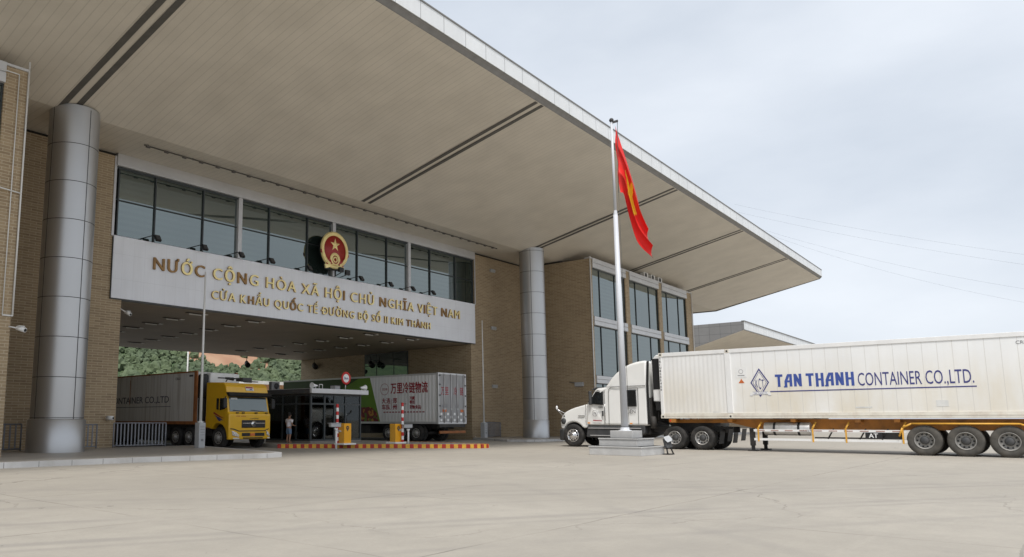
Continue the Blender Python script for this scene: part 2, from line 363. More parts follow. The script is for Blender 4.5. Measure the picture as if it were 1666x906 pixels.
# ------------------------------------------------------------------ mesh builder
class MB:
    def __init__(s): s.v = []; s.f = []; s.m = []; s.sm = []
    def add(s, v, f, mi=0, smooth=False):
        o = len(s.v); s.v += [tuple(p) for p in v]
        for q in f: s.f.append([i + o for i in q]); s.m.append(mi); s.sm.append(smooth)
        return s
    def box(s, a, b, mi=0):
        x0, x1 = sorted((a[0], b[0])); y0, y1 = sorted((a[1], b[1])); z0, z1 = sorted((a[2], b[2]))
        return s.add([(x0, y0, z0), (x1, y0, z0), (x1, y1, z0), (x0, y1, z0), (x0, y0, z1), (x1, y0, z1), (x1, y1, z1), (x0, y1, z1)],
                     [(0, 3, 2, 1), (4, 5, 6, 7), (0, 1, 5, 4), (1, 2, 6, 5), (2, 3, 7, 6), (3, 0, 4, 7)], mi)
    def prism(s, poly, vec, mi=0, smooth=False):
        n = len(poly); vec = Vector(vec); p = [Vector(q) for q in poly]
        nrm = Vector((0, 0, 0))
        for i in range(n): nrm += p[i].cross(p[(i + 1) % n])
        if nrm.dot(vec) > 0: p.reverse()
        vs = p + [q + vec for q in p]
        s.add(vs, [list(range(n)), list(range(2 * n - 1, n - 1, -1))], mi)
        o = len(s.v) - 2 * n
        for i in range(n):
            j = (i + 1) % n
            s.f.append([o + i, o + n + i, o + n + j, o + j]); s.m.append(mi); s.sm.append(smooth)
        return s
    def cyl(s, p0, p1, r0, r1=None, n=14, mi=0, caps=True, smooth=True):
        r1 = r0 if r1 is None else r1
        p0 = Vector(p0); p1 = Vector(p1); d = (p1 - p0).normalized()
        a = d.orthogonal().normalized(); b = d.cross(a)
        vs = []
        for p, r in ((p0, r0), (p1, r1)):
            for i in range(n): t = 2 * pi * i / n; vs.append(p + (a * cos(t) + b * sin(t)) * r)
        o = len(s.v); s.add(vs, [(i, (i + 1) % n, n + (i + 1) % n, n + i) for i in range(n)], mi, smooth)
        if caps:
            s.f.append([o + i for i in range(n - 1, -1, -1)]); s.m.append(mi); s.sm.append(False)
            s.f.append([o + n + i for i in range(n)]); s.m.append(mi); s.sm.append(False)
        return s
    def tube(s, pts, r, n=8, mi=0):
        for a, b in zip(pts[:-1], pts[1:]): s.cyl(a, b, r, r, n, mi)
        return s
    def lathe(s, c, axis, prof, n=28, mi=0, smooth=True):
        """prof: (radius, offset along axis)"""
        c = Vector(c); ax = {'x': Vector((1, 0, 0)), 'y': Vector((0, 1, 0)), 'z': Vector((0, 0, 1))}[axis]
        a = {'x': Vector((0, 1, 0)), 'y': Vector((0, 0, 1)), 'z': Vector((1, 0, 0))}[axis]; b = ax.cross(a)
        vs = []
        for r, h in prof:
            for i in range(n): t = 2 * pi * i / n; vs.append(c + ax * h + (a * cos(t) + b * sin(t)) * r)
        fs = []
        for k in range(len(prof) - 1):
            for i in range(n):
                j = (i + 1) % n; fs.append((k * n + i, k * n + j, (k + 1) * n + j, (k + 1) * n + i))
        return s.add(vs, fs, mi, smooth)
    def ball(s, c, r, n=10, mi=0, sq=(1, 1, 1)):
        vs = []; fs = []
        m = n // 2 + 1
        for k in range(m + 1):
            ph = pi * k / m
            for i in range(n):
                t = 2 * pi * i / n; vs.append((c[0] + r * sq[0] * sin(ph) * cos(t), c[1] + r * sq[1] * sin(ph) * sin(t), c[2] + r * sq[2] * cos(ph)))
        for k in range(m):
            for i in range(n):
                j = (i + 1) % n; fs.append((k * n + i, (k + 1) * n + i, (k + 1) * n + j, k * n + j))
        return s.add(vs, fs, mi, True)
    def merge(s, o, mi=None, fn=None):
        b = len(s.v); s.v += [tuple(fn(Vector(p))) if fn else p for p in o.v]
        for q, m, sm in zip(o.f, o.m, o.sm): s.f.append([i + b for i in q]); s.m.append(m if mi is None else mi); s.sm.append(sm)
        return s

WL = {}
def link(o, parent, loc):
    C.objects.link(o)
    if parent is not None: o.parent = parent; o.location = Vector(loc) - WL[parent.name]
    else: o.location = loc
    WL[o.name] = Vector(loc)
def build(name, mb, mats, parent=None, loc=None, bevel=0, seg=2, smooth=False):
    if loc is None: loc = WL[parent.name] if parent is not None else (0, 0, 0)
    loc = Vector(loc)
    me = bpy.data.meshes.new(name)
    me.from_pydata([tuple(Vector(p) - loc) for p in mb.v], [], mb.f)
    for m in (mats if isinstance(mats, (list, tuple)) else [mats]): me.materials.append(MATS[m])
    me.polygons.foreach_set('material_index', mb.m); me.polygons.foreach_set('use_smooth', mb.sm)
    me.update()
    if smooth:
        me.polygons.foreach_set('use_smooth', [True] * len(me.polygons)); me.set_sharp_from_angle(angle=R(28))
    o = bpy.data.objects.new(name, me); link(o, parent, loc)
    if bevel:
        bv = o.modifiers.new('bevel', 'BEVEL'); bv.width = bevel; bv.segments = seg; bv.limit_method = 'ANGLE'; bv.angle_limit = R(35)
    return o
def tag(o, label=None, cat=None, group=None, kind=None):
    if label: o['label'] = label
    if cat: o['category'] = cat
    if group: o['group'] = group
    if kind: o['kind'] = kind
    return o
def thing(name, label, cat, loc=(0, 0, 0), group=None):
    o = bpy.data.objects.new(name, None); o.empty_display_size = .3; link(o, None, Vector(loc))
    return tag(o, label, cat, group)
def struct(name, mb, mats, **kw): return tag(build(name, mb, mats, **kw), kind='structure')
def copy_tree(o, parent=None, delta=Vector((0, 0, 0))):
    c = o.copy(); C.objects.link(c)
    if parent is not None: c.parent = parent
    else: c.location = Vector(o.location) + delta
    WL[c.name] = WL[o.name] + delta
    for ch in list(o.children): copy_tree(ch, c, delta)
    return c

# text -> mesh builder in a unit frame (cap height 1), placed by right/up vectors
_cache = {}
def raw_text(s, offset=0.0, extrude=0.0):
    cu = bpy.data.curves.new('lettering_source', 'FONT'); cu.body = s; cu.offset = offset; cu.extrude = extrude; cu.resolution_u = 3
    o = bpy.data.objects.new('lettering_source', cu); C.objects.link(o)
    dg = bpy.context.evaluated_depsgraph_get()
    me = bpy.data.meshes.new_from_object(o.evaluated_get(dg))
    vs = [v.co.copy() for v in me.vertices]; fs = [list(p.vertices) for p in me.polygons]
    bpy.data.objects.remove(o); bpy.data.curves.remove(cu); bpy.data.meshes.remove(me)
    return vs, fs
def width_of(s):
    if s not in _cache:
        vs, _ = raw_text(s); _cache[s] = max(v.x for v in vs)
    return _cache[s]
def text_mb(s, origin, right, up, capheight, xscale=1.0, bold=0.0, depth=.01, mi=0, mb=None, fit=None, shear=0.0):
    """origin = left end of the baseline (front face); letters get thickness `depth` behind the front"""
    mb = mb or MB()
    vs, fs = raw_text(s, 0.0, .5)
    right = Vector(right).normalized(); up = Vector(up).normalized(); nrm = right.cross(up)
    h = .70; sc = capheight / h
    x0 = min(v.x for v in vs); x1 = max(v.x for v in vs)
    if fit: xscale = fit / ((x1 - x0) * sc)
    o = Vector(origin)
    for q, (bx, by) in enumerate(((0, 0), (-bold, 0), (bold, 0), (0, bold), (0, -bold)) if bold > 0 else ((0, 0),)):
        out = [o + right * ((v.x - x0 + bx) * sc * xscale) + up * ((v.y + by * .7) * sc) + nrm * ((v.z - .5) * depth - q * depth * .06) for v in vs]
        mb.add(out, fs, mi)
    return mb

# ------------------------------------------------------------------ the setting: ground, platforms, road, hill
g = MB(); g.add([(-2500, -2500, 0), (2500, -2500, 0), (2500, 2500, 0), (-2500, 2500, 0)], [(0, 1, 2, 3)])
struct('ground', g, 'ground')
g = MB(); g.add([(20.5, 33.0, .004), (45.2, 33.0, .004), (48.5, 80, .004), (22.5, 80, .004)], [(0, 1, 2, 3)])
struct('gateway_road', g, 'asphalt')

def slab(poly, z, mat_top, mat_kerb, name, kerb=.28):
    t = MB()
    n = len(poly)
    c = Vector((sum(p[0] for p in poly) / n, sum(p[1] for p in poly) / n, 0))
    inner = []
    for i in range(n):
        a, b, d = Vector(poly[i - 1]), Vector(poly[i]), Vector(poly[(i + 1) % n])
        e1 = (b - a).normalized(); e2 = (d - b).normalized()
        n1 = Vector((-e1.y, e1.x)); n2 = Vector((-e2.y, e2.x)); bi = (n1 + n2).normalized()
        inner.append(b + bi * kerb / max(.4, bi.dot(n1)))
    vs = [(p[0], p[1], 0) for p in poly] + [(p[0], p[1], z) for p in poly] + [(q.x, q.y, z) for q in inner]
    fs = []
    for i in range(n):
        j = (i + 1) % n
        fs.append((i, j, n + j, n + i)); fs.append((n + i, n + j, 2 * n + j, 2 * n + i))
    t.add(vs, fs, 1)
    t.add([(q.x, q.y, z) for q in inner], [list(range(n))], 0)
    return struct(name, t, [mat_top, mat_kerb])
panel_mat('kerb_blocks', (.52, .515, .505), 0, 1.02, .022, line=(.16, .15, .14), lamt=.8, rough=.7, var=.12, dirt=(.34, .32, .29), damt=.6, dstretch=(1, 1, .6))
slab([(-10, 23.95), (13.6, 23.5), (18.3, 22.75), (19.2, 22.9), (19.6, 23.4), (21.9, 33.0), (-10, 33.0)], .17, 'paving', 'kerb_blocks', 'pavement')
slab([(42.9, 28.2), (43.4, 27.0), (44.4, 26.4), (85, 26.0), (85, 33.0), (45.7, 33.0)], .15, 'paving', 'kerb_blocks', 'pavement')

# hill behind the gate: terrain with a bare red cut, and the wood on it
def hz(x, y):
    u = (y - 250) / 230.0
    f = max(0, min(1, u)); f = f * f * (3 - 2 * f)
    side = max(0, min(1, (900 - x) / 350.0)) * max(0, min(1, (x + 700) / 400))
    base = 96 * f * side
    return base + side * f * (9 * sin(x * .021 + 1.2) + 6 * sin(x * .047 + y * .03) + 4 * sin(y * .06 + x * .013)) - .5 * (1 - f)
hm = MB(); nx, ny = 90, 40
hv = [(-700 + 1600 * i / nx, 250 + 420 * j / ny, hz(-700 + 1600 * i / nx, 250 + 420 * j / ny)) for j in range(ny + 1) for i in range(nx + 1)]
hm.add(hv, [(j * (nx + 1) + i, j * (nx + 1) + i + 1, (j + 1) * (nx + 1) + i + 1, (j + 1) * (nx + 1) + i) for j in range(ny) for i in range(nx)], 0, True)
struct('hill', hm, 'hill_soil')
wood = MB()
ico = bmesh.new(); bmesh.ops.create_icosphere(ico, subdivisions=2, radius=1)
iv = [v.co.copy() for v in ico.verts]; fi = [[v.index for v in f.verts] for f in ico.faces]; ico.free()
def in_cut(x, y):
    e = ((x - CUT[0]) / CUT[2]) ** 2 + ((y - CUT[1]) / CUT[3]) ** 2
    return e < 1 + .25 * sin(x * .4) + .3 * sin(y * .55 + x * .1)
rr = random.Random(3)
cnt = 0
while cnt < 12000:
    y = 258 + 190 * rr.random() ** 1.25; x = rr.uniform(.42, 1.12) * y
    cnt += 1
    if in_cut(x, y): continue
    z = hz(x, y); sz = rr.uniform(.8, 1.9) * (1.5 if rr.random() < .06 else 1)
    tz = rr.uniform(.7, 1.35); ph = rr.uniform(0, 9)
    wood.add([(x + p.x * q, y + p.y * q, z + sz * .8 * tz + p.z * q * tz) for p in iv for q in (sz * (1 + .26 * sin(7 * p.x + ph) * sin(6 * p.y + ph * 2) + rr.uniform(-.24, .24)),)], fi)
wo = build('woodland', wood, 'forest')
tag(wo, 'dense green wood covering the hillside behind the gateway', 'woodland', kind='stuff')

# ------------------------------------------------------------------ the gate hall
YF = 33.0
hall = thing('gate_hall', 'tan brick border gate hall with wide passage under a huge sloping canopy', 'building', (32, 33, 0))
def soff(x, y):
    yf = 29.75 + .006 * x
    return 14.1 if y >= yf else 14.1 + (yf - y) * (16.95 - .0045 * x - 14.1) / (yf - (17.25 + .0203 * x))
wl = MB()
wl.box((10.2, YF, .0), (17.68, YF + .5, 7.1)); wl.box((10.2, YF + .002, 7.1), (17.12, YF + .5, 13.95))
build('wall', wl, 'brick', hall)
wl = MB()
wl.box((45.65, YF, .0), (54.2, YF + .5, 7.1)); wl.box((46.2, YF + .002, 7.1), (54.2, YF + .5, 13.95))
build('wall', wl, 'brick', hall)
def dr(y): return .085 * (y - 33)           # the passage runs slightly off square
# passage inner walls
pw = MB(); pw.prism([(45.66, 33.502, 0), (45.65 + dr(54), 54, 0), (53, 54, 0), (53, 33.502, 0)], (0, 0, 7.0)); build('passage_wall', pw, 'brick', hall)
pw = MB(); pw.prism([(17.67, 33.502, 0), (17.68 + dr(54), 54, 0), (6, 54, 0), (6, 33.502, 0)], (0, 0, 7.0)); build('passage_wall', pw, 'brick', hall)
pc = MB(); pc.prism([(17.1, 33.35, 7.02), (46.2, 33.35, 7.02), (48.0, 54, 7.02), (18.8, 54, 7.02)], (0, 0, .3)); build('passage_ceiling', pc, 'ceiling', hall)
up = MB(); up.box((6, 33.6, 7.35), (53, 54, 13.98)); build('upper_floor', up, 'dark_recess', hall)
# dark gap between brick and canopy
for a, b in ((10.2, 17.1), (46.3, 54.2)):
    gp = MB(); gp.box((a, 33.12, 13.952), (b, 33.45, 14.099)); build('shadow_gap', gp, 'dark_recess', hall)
# header above the glass
hd = MB(); hd.box((17.1, 32.9, 13.5), (46.22, 33.4, 14.098)); build('header', hd, 'alu', hall, bevel=.015)
# strip window: bays with panes and mullions
wf = MB(); wf.box((17.12, 33.06, 13.40), (46.2, 33.3, 13.5)); wf.box((17.12, 33.08, 11.83), (46.2, 33.2, 11.88)); wf.box((17.12, 33.06, 10.08), (46.2, 33.3, 10.12))
MULL = [17.3, 19.28, 22.09, 24.4, 26.5, 29.4, 31.5, 33.64, 36.43, 38.63, 40.98, 43.92, 46.1]
THICK = (24.4, 31.5, 38.63)
for x in MULL:
    if x not in THICK: wf.box((x - .032, 33.05, 10.1), (x + .032, 33.3, 13.4))
fr = build('window', wf, 'frame_dark', hall)
for a, b in zip(MULL[:-1], MULL[1:]):
    for z0, z1 in ((10.1, 11.82), (11.9, 13.4)):
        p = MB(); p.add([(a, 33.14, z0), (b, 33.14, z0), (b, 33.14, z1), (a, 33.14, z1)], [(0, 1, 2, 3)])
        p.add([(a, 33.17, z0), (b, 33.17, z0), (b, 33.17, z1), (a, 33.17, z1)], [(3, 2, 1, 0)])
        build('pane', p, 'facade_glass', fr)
for x in THICK:
    m = MB(); m.box((x - .13, 32.96, 10.1), (x + .13, 33.2, 13.498)); build('mullion', m, 'alu_frame', hall, bevel=.01)
m = MB(); m.box((17.0, 32.97, 10.05), (17.118, 33.1, 13.96)); m.box((46.202, 32.97, 10.05), (46.32, 33.1, 13.5)); build('edge_trim', m, 'alu_frame', hall)
# window in the passage side wall
def pwx(y): return 45.65 + dr(y)
iw = MB(); iw.prism([(pwx(39.6) - .05, 39.6, 4.4), (pwx(44.9) - .05, 44.9, 4.4), (pwx(44.9) - .05, 44.9, 6.98), (pwx(39.6) - .05, 39.6, 6.98)], (.12, 0, 0)); f2 = build('window', iw, 'frame_dark', hall)
for a, b in ((39.7, 41.2), (41.3, 43.3), (43.4, 44.8)):
    for z0, z1 in ((4.5, 5.92), (5.98, 6.9)):
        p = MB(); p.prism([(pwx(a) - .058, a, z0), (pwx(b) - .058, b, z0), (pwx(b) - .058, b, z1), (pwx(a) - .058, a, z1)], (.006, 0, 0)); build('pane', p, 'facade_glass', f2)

# roof: wedge with sloping soffit, panelled fascia
rX0, rX1 = -24.0, 90.6
def rf(x): return 17.25 + .0203 * x
def ff(x): return 29.75 + .006 * x
def zs(x): return 16.95 - .0045 * x
sof = MB()
rows = [(rX0, rX1)]
sof.add([(rX0, rf(rX0) + .22, soff(rX0, rf(rX0) + .22)), (rX1, rf(rX1) + .22, soff(rX1, rf(rX1) + .22)), (rX1, ff(rX1), 14.1), (rX0, ff(rX0), 14.1), (rX1, 58, 14.1), (rX0, 58, 14.1)],
        [(0, 3, 2, 1), (3, 5, 4, 2)], 0)
roof = MB()
roof.add([(rX0, rf(rX0) + .05, 17.75), (rX1, rf(rX1) + .05, 17.38), (rX1, 58, 17.3), (rX0, 58, 17.6), (rX1, ff(rX1), 14.12), (rX0, ff(rX0), 14.12), (rX1, 58, 14.12), (rX0, 58, 14.12), (rX1, rf(rX1) + .22, zs(rX1) + .05), (rX0, rf(rX0) + .22, zs(rX0) + .05)],
         [(0, 1, 2, 3), (1, 8, 4, 6, 2), (0, 3, 7, 5, 9), (2, 6, 7, 3)], 0)
ro = build('roof', roof, 'cladding', hall)
build('soffit', sof, 'soffit', ro)
fa = MB()
fa.add([(rX0, rf(rX0), zs(rX0) + .22), (rX1, rf(rX1), zs(rX1) + .16), (rX1, rf(rX1), zs(rX1) + .85), (rX0, rf(rX0), zs(rX0) + .98),
        (rX0, rf(rX0) + .1, zs(rX0) + .22), (rX1, rf(rX1) + .1, zs(rX1) + .16), (rX1, rf(rX1) + .1, zs(rX1) + .85), (rX0, rf(rX0) + .1, zs(rX0) + .98)],
       [(0, 1, 2, 3), (0, 4, 5, 1), (1, 5, 6, 2), (3, 2, 6, 7), (0, 3, 7, 4)], 0)
build('fascia', fa, 'fascia', ro)
fb = MB()
fb.add([(rX0, rf(rX0) + .03, zs(rX0) + .2), (rX1, rf(rX1) + .03, zs(rX1) + .14), (rX1, rf(rX1) + .24, zs(rX1) - .03), (rX0, rf(rX0) + .24, zs(rX0) - .05),
        (rX0, rf(rX0) - .03, zs(rX0) + .985), (rX1, rf(rX1) - .03, zs(rX1) + .855), (rX1, rf(rX1) - .03, zs(rX1) + .92), (rX0, rf(rX0) - .03, zs(rX0) + 1.05),
        (rX0, rf(rX0) + .4, zs(rX0) + 1.06), (rX1, rf(rX1) + .4, zs(rX1) + .93), (rX0, rf(rX0) + .1, zs(rX0) + .985), (rX1, rf(rX1) + .1, zs(rX1) + .855)],
       [(0, 3, 2, 1), (4, 5, 6, 7), (7, 6, 9, 8), (4, 10, 11, 5)], 0)
# right gutter edge
fb.add([(rX1 + .03, rf(rX1), zs(rX1) + .16), (rX1 + .03, rf(rX1) + .24, zs(rX1) - .08), (rX1 + .03, ff(rX1), 14.0), (rX1 + .03, 58, 14.0), (rX1 + .03, 58, 14.35), (rX1 + .03, ff(rX1), 14.35), (rX1 + .03, rf(rX1) + .24, zs(rX1) + .2),
        (rX1 - .1, rf(rX1) + .24, zs(rX1) - .08), (rX1 - .1, ff(rX1), 14.0), (rX1 - .1, 58, 14.0)], [(0, 1, 6), (1, 2, 5, 6), (2, 3, 4, 5), (1, 7, 8, 2), (2, 8, 9, 3)], 0)
build('edge_trim', fb, 'fascia_dark', ro)
for xc in (-4.8, 13.1, 31.1, 49.0, 63.4, 77.2):
    st = MB()
    for dx in (-.27, .27):
        wv = .125
        pts = [(xc + dx - wv, rf(xc) + .25), (xc + dx + wv, rf(xc) + .25), (xc + dx + wv, ff(xc) - .03), (xc + dx - wv, ff(xc) - .03)]
        vs = [(x, y, soff(x, y) - .012) for x, y in pts] + [(x, y, soff(x, y) + .01) for x, y in pts]
        st.add(vs, [(0, 3, 2, 1), (4, 5, 6, 7), (0, 1, 5, 4), (1, 2, 6, 5), (2, 3, 7, 6), (3, 0, 4, 7)])
    build('soffit_strip', st, 'strip_dark', ro)

def column(x, y, r, zj, sx):
    c = MB()
    prof = [(r, .15), (r, soff(x, y) + .1)]
    c.lathe((x, y, 0), 'z', prof, 56)
    co = build('column', c, 'column_metal', hall)
    gmb = MB()
    for z in zj: gmb.lathe((x, y, 0), 'z', [(r - .01, z - .013), (r + .004, z - .013), (r + .004, z + .013), (r - .01, z + .013)], 56)
    for az in sx:
        a = R(az); d = Vector((sin(a), cos(a), 0)); t = Vector((cos(a), -sin(a), 0))
        p = Vector((x, y, 0)) + d * (r - .004)
        gmb.prism([p - t * .016 + Vector((0, 0, .16)), p + t * .016 + Vector((0, 0, .16)), p + t * .016 + Vector((0, 0, soff(x, y))), p - t * .016 + Vector((0, 0, soff(x, y)))], d * .008)
    build('panel_joint', gmb, 'groove', co)
column(13.62, 30.05, .99, [1.5 + 1.58 * i for i in range(8)], (168, 258, 78, 348))
column(49.15, 29.75, .925, [1.4 + 1.58 * i for i in range(9)], (245, 155, 65, 335))
# base collar plates
for x, y, r in ((13.62, 30.05, 1.08), (49.15, 29.75, .96)):
    c = MB(); c.lathe((x, y, 0), 'z', [(r, .152), (r, 1.42), (r - .06, 1.45)], 56); build('column_base', c, 'column_metal', hall)
# downpipes and trim on the right of the opening
# ------------------------------------------------------------------ wings
KW = 27.2
def wing(x0, x1, bays, label, side, dirx):
    root = thing('office_wing', label, 'building', ((x0 + x1) / 2, KW + 3, 0))
    def yy(x): return KW + .0239 * (x - x0) * dirx
    b = MB()
    b.prism([(x0, yy(x0) + .001, 0), (x1, yy(x1) + .001, 0), (x1, 33.001, 0), (x0, 33.001, 0)], (0, 0, 13.95)); 
    # body is set back behind the front frame
    for i in range(len(b.v)):
        v = b.v[i]
        if v[1] < 32: b.v[i] = (v[0], v[1] + .45, v[2])
    build('wall', b, 'brick', root)
    def slabx(mb, xa, xb, z0, z1, d0, d1):
        mb.prism([(xa, yy(xa) + d0, z0), (xb, yy(xb) + d0, z0), (xb, yy(xb) + d1, z0), (xa, yy(xa) + d1, z0)], (0, 0, z1 - z0))
    pm = MB(); edges = [x0]
    for a, c in bays: edges += [a, c]
    edges.append(x1)
    for i in range(0, len(edges), 2): slabx(pm, edges[i], edges[i + 1], 0, 13.96, 0, .448)
    build('pier', pm, 'brick', root)
    for a, c in bays:
        for z0, z1 in ((13.29, 14.05), (8.74, 9.42), (4.24, 4.82)):
            bm = MB(); zm = (z0 + z1) / 2
            slabx(bm, a - .0, c + .0, z0, zm - .025, -.10, .4); slabx(bm, a, c, zm + .025, z1, -.10, .4); slabx(bm, a + .01, c - .01, zm - .024, zm + .024, -.05, .39)
            build('spandrel', bm, 'alu', root, bevel=.01)
        w_ = c - a
        ms = [a + .03, a + .235 * w_, a + .69 * w_, c - .03]
        for z0, z1 in ((9.42, 13.29), (4.82, 8.74), (.3, 4.24)):
            f = MB()
            for x in ms: slabx(f, x - .022, x + .022, z0, z1, .08, .3)
            slabx(f, a, c, z0, z0 + .05, .07, .3); slabx(f, a, c, z1 - .06, z1, .07, .3)
            fo = build('window', f, 'frame_dark', root)
            for p, q in zip(ms[:-1], ms[1:]):
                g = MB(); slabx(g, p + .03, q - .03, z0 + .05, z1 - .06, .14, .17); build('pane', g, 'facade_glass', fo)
    # continuous coping strip across the piers
    for i in range(0, len(edges), 2):
        cp = MB(); slabx(cp, edges[i], edges[i + 1], 13.962, 14.05, -.06, .44); build('coping', cp, 'alu', root)
    return root, yy
k = .9749
rw, yr = wing(53.5, 75.85, [(53.86, 60.05), (60.85, 67.3), (68.1, 74.45)], 'right hand tan brick office wing with three bays of tall windows', 1, 1)
lw, yl = wing(-14.0, 10.49, [(-11.8, -4.9), (-3.9, 2.9), (3.3, 9.72)], 'left hand office wing seen as a narrow brick pier edge with window', -1, 0)
# gap dark under canopy above wings
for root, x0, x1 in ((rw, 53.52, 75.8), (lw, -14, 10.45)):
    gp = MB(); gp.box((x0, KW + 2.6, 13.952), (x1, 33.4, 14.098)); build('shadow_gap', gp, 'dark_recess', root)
def pipe(root, pts, r, mname='thin_pole', name='downpipe'):
    m = MB(); m.tube(pts, r, 8); return build(name, m, mname, root)
pipe(rw, [(53.46, KW - .06, .2), (53.46, KW - .06, 14.1)], .05)
pipe(rw, [(75.8, yr(75.8) - .08, .2), (75.8, yr(75.8) - .08, 14.1)], .05)
pipe(lw, [(10.52, KW - .05, 5.0), (10.52, KW - .05, 14.35)], .032)
pipe(lw, [(10.18, KW - .06, 5.0), (10.18, KW - .06, 13.75)], .02)
pipe(lw, [(9.2, KW - .06, 13.75), (10.18, KW - .06, 13.75)], .02)
pipe(lw, [(10.18, KW - .06, 5.0), (10.52, KW - .06, 5.0)], .03)
pipe(lw, [(9.6, KW - .14, 9.45), (10.52, KW - .06, 9.4)], .025)
pipe(hall, [(45.55, 32.6, .2), (45.4, 32.6, .3)], .01)

# second canopy building further along
b2 = thing('far_gate_building', 'distant building with the same grey canopy roof beyond the white container', 'building', (175, 50, 0))
bb = MB()
X0, X1 = 130, 250
def y2(x, d): return 39.2 + d + .0239 * (x - 130)
bb.add([(X0, y2(X0, 0), 16.05), (X0, y2(X0, 8.4), 13.55), (X0, y2(X0, 30), 13.55), (X0, y2(X0, 30), 17.4), (X0, y2(X0, 0), 17.48),
        (X1, y2(X1, 0), 16.05), (X1, y2(X1, 8.4), 13.55), (X1, y2(X1, 30), 13.55), (X1, y2(X1, 30), 17.4), (X1, y2(X1, 0), 17.48)],
       [(0, 4, 3, 2, 1), (3, 4, 9, 8), (2, 3, 8, 7)], 0)
bb.add([(X0, y2(X0, 0), 16.05), (X0, y2(X0, 8.4), 13.55), (X1, y2(X1, 8.4), 13.55), (X1, y2(X1, 0), 16.05), (X0, y2(X0, 30), 13.55), (X1, y2(X1, 30), 13.55)], [(0, 1, 2, 3), (1, 4, 5, 2)], 1)
bb.add([(X0, y2(X0, 0), 16.05), (X0, y2(X0, 0), 17.48), (X1, y2(X1, 0), 17.48), (X1, y2(X1, 0), 16.05)], [(3, 2, 1, 0)], 2)
build('roof', bb, ['cladding', 'soffit', 'fascia'], b2)
e2 = MB(); e2.prism([(X0 - .05, y2(X0, -.06), 15.98), (X1, y2(X1, -.06), 15.98), (X1, y2(X1, -.06), 16.12), (X0 - .05, y2(X0, -.06), 16.12)], (0, .1, 0))
e2.prism([(X0 - .05, y2(X0, -.1), 17.44), (X1, y2(X1, -.1), 17.44), (X1, y2(X1, -.1), 17.6), (X0 - .05, y2(X0, -.1), 17.6)], (0, .5, 0)); build('edge_trim', e2, 'fascia_dark', b2)
e3 = MB(); e3.box((X0 + 12, 54, 0), (X1, 74, 13.5)); build('wall', e3, 'brick', b2)
for x in (150, 185, 220):
    e4 = MB(); e4.cyl((x, 50, 0), (x, 50, 13.6), .9, n=24); build('column', e4, 'column_metal', b2)

# ------------------------------------------------------------------ sign board with raised letters
sg = thing('sign_board', 'long silver sign board with two lines of gold letters above the passage', 'sign board', (31.5, 32.6, 7.1))
SY = 32.9
sb = MB(); sb.box((17.1, SY, 7.08), (46.1, 33.0 - .002, 10.07)); build('board', sb, 'sign_panel', sg, bevel=.012)
ed = MB(); ed.box((17.08, SY + .02, 7.03), (46.12, 33.34, 7.078)); ed.box((17.07, SY + .02, 7.04), (17.098, 32.99, 10.0)); build('trim', ed, 'frame_dark', sg)
def sign_line(s, x0, x1, z, cap, worn, y):
    adv = []; tot = 0.0
    base = width_of('HH')
    for ch in s:
        a = .30 if ch == ' ' else (width_of('H' + ch + 'H') - base)
        a += .05 if ch != ' ' else .05
        adv.append(a); tot += a
    xs = (x1 - x0) / tot; x = x0; sc = cap / .70
    wi = 0
    for i, (ch, a) in enumerate(zip(s, adv)):
        if ch != ' ':
            vs, fs = raw_text('D' if ch == 'Đ' else ch, .013 if ch in 'ỚỜỘỐ' else 0.0, .5)
            mn = min(v.x for v in vs); mxv = max(v.x for v in vs)
            mb = MB(); dep = .10
            cx = x + a * xs / 2
            sx = xs * .98
            for q, bx in enumerate((0, -.017, .017)):       # heavier stems
                mb.add([(cx + (v.x - (mn + mxv) / 2 + bx) * sx * .95, y + (-(v.z + .5) * (dep - q * .004)), z + v.y * sc) for v in vs], fs, 0)
            if ch == 'Đ': mb.box((cx - (mxv - mn) * .5 * sx - .1, y - dep - .004, z + .30 * sc), (cx + .02, y - .01, z + .42 * sc))
            # the sides are painted a darker gold for their shade
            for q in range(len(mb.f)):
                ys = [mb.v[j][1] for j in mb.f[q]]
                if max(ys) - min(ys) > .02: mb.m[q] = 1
            o = build('letter', mb, ['gold_worn' if i in worn else 'gold', 'gold_shaded'], sg)
            if i in worn: o['label'] = 'brown letter whose gold has worn off'
        x += a * xs
L1 = 'NƯỚC CỘNG HÒA XÃ HỘI CHỦ NGHĨA VIỆT NAM'
w1 = {0, 1, 3, 7, 19, 25, 28, 32, 35, 36}
sign_line(L1, 19.08, 44.2, 8.72, .61, w1, SY)
L2 = 'CỬA KHẨU QUỐC TẾ ĐƯỜNG BỘ SỐ II KIM THÀNH'
w2 = {5, 11, 36, 38}
sign_line(L2, 22.55, 40.75, 7.67, .455, w2, SY)

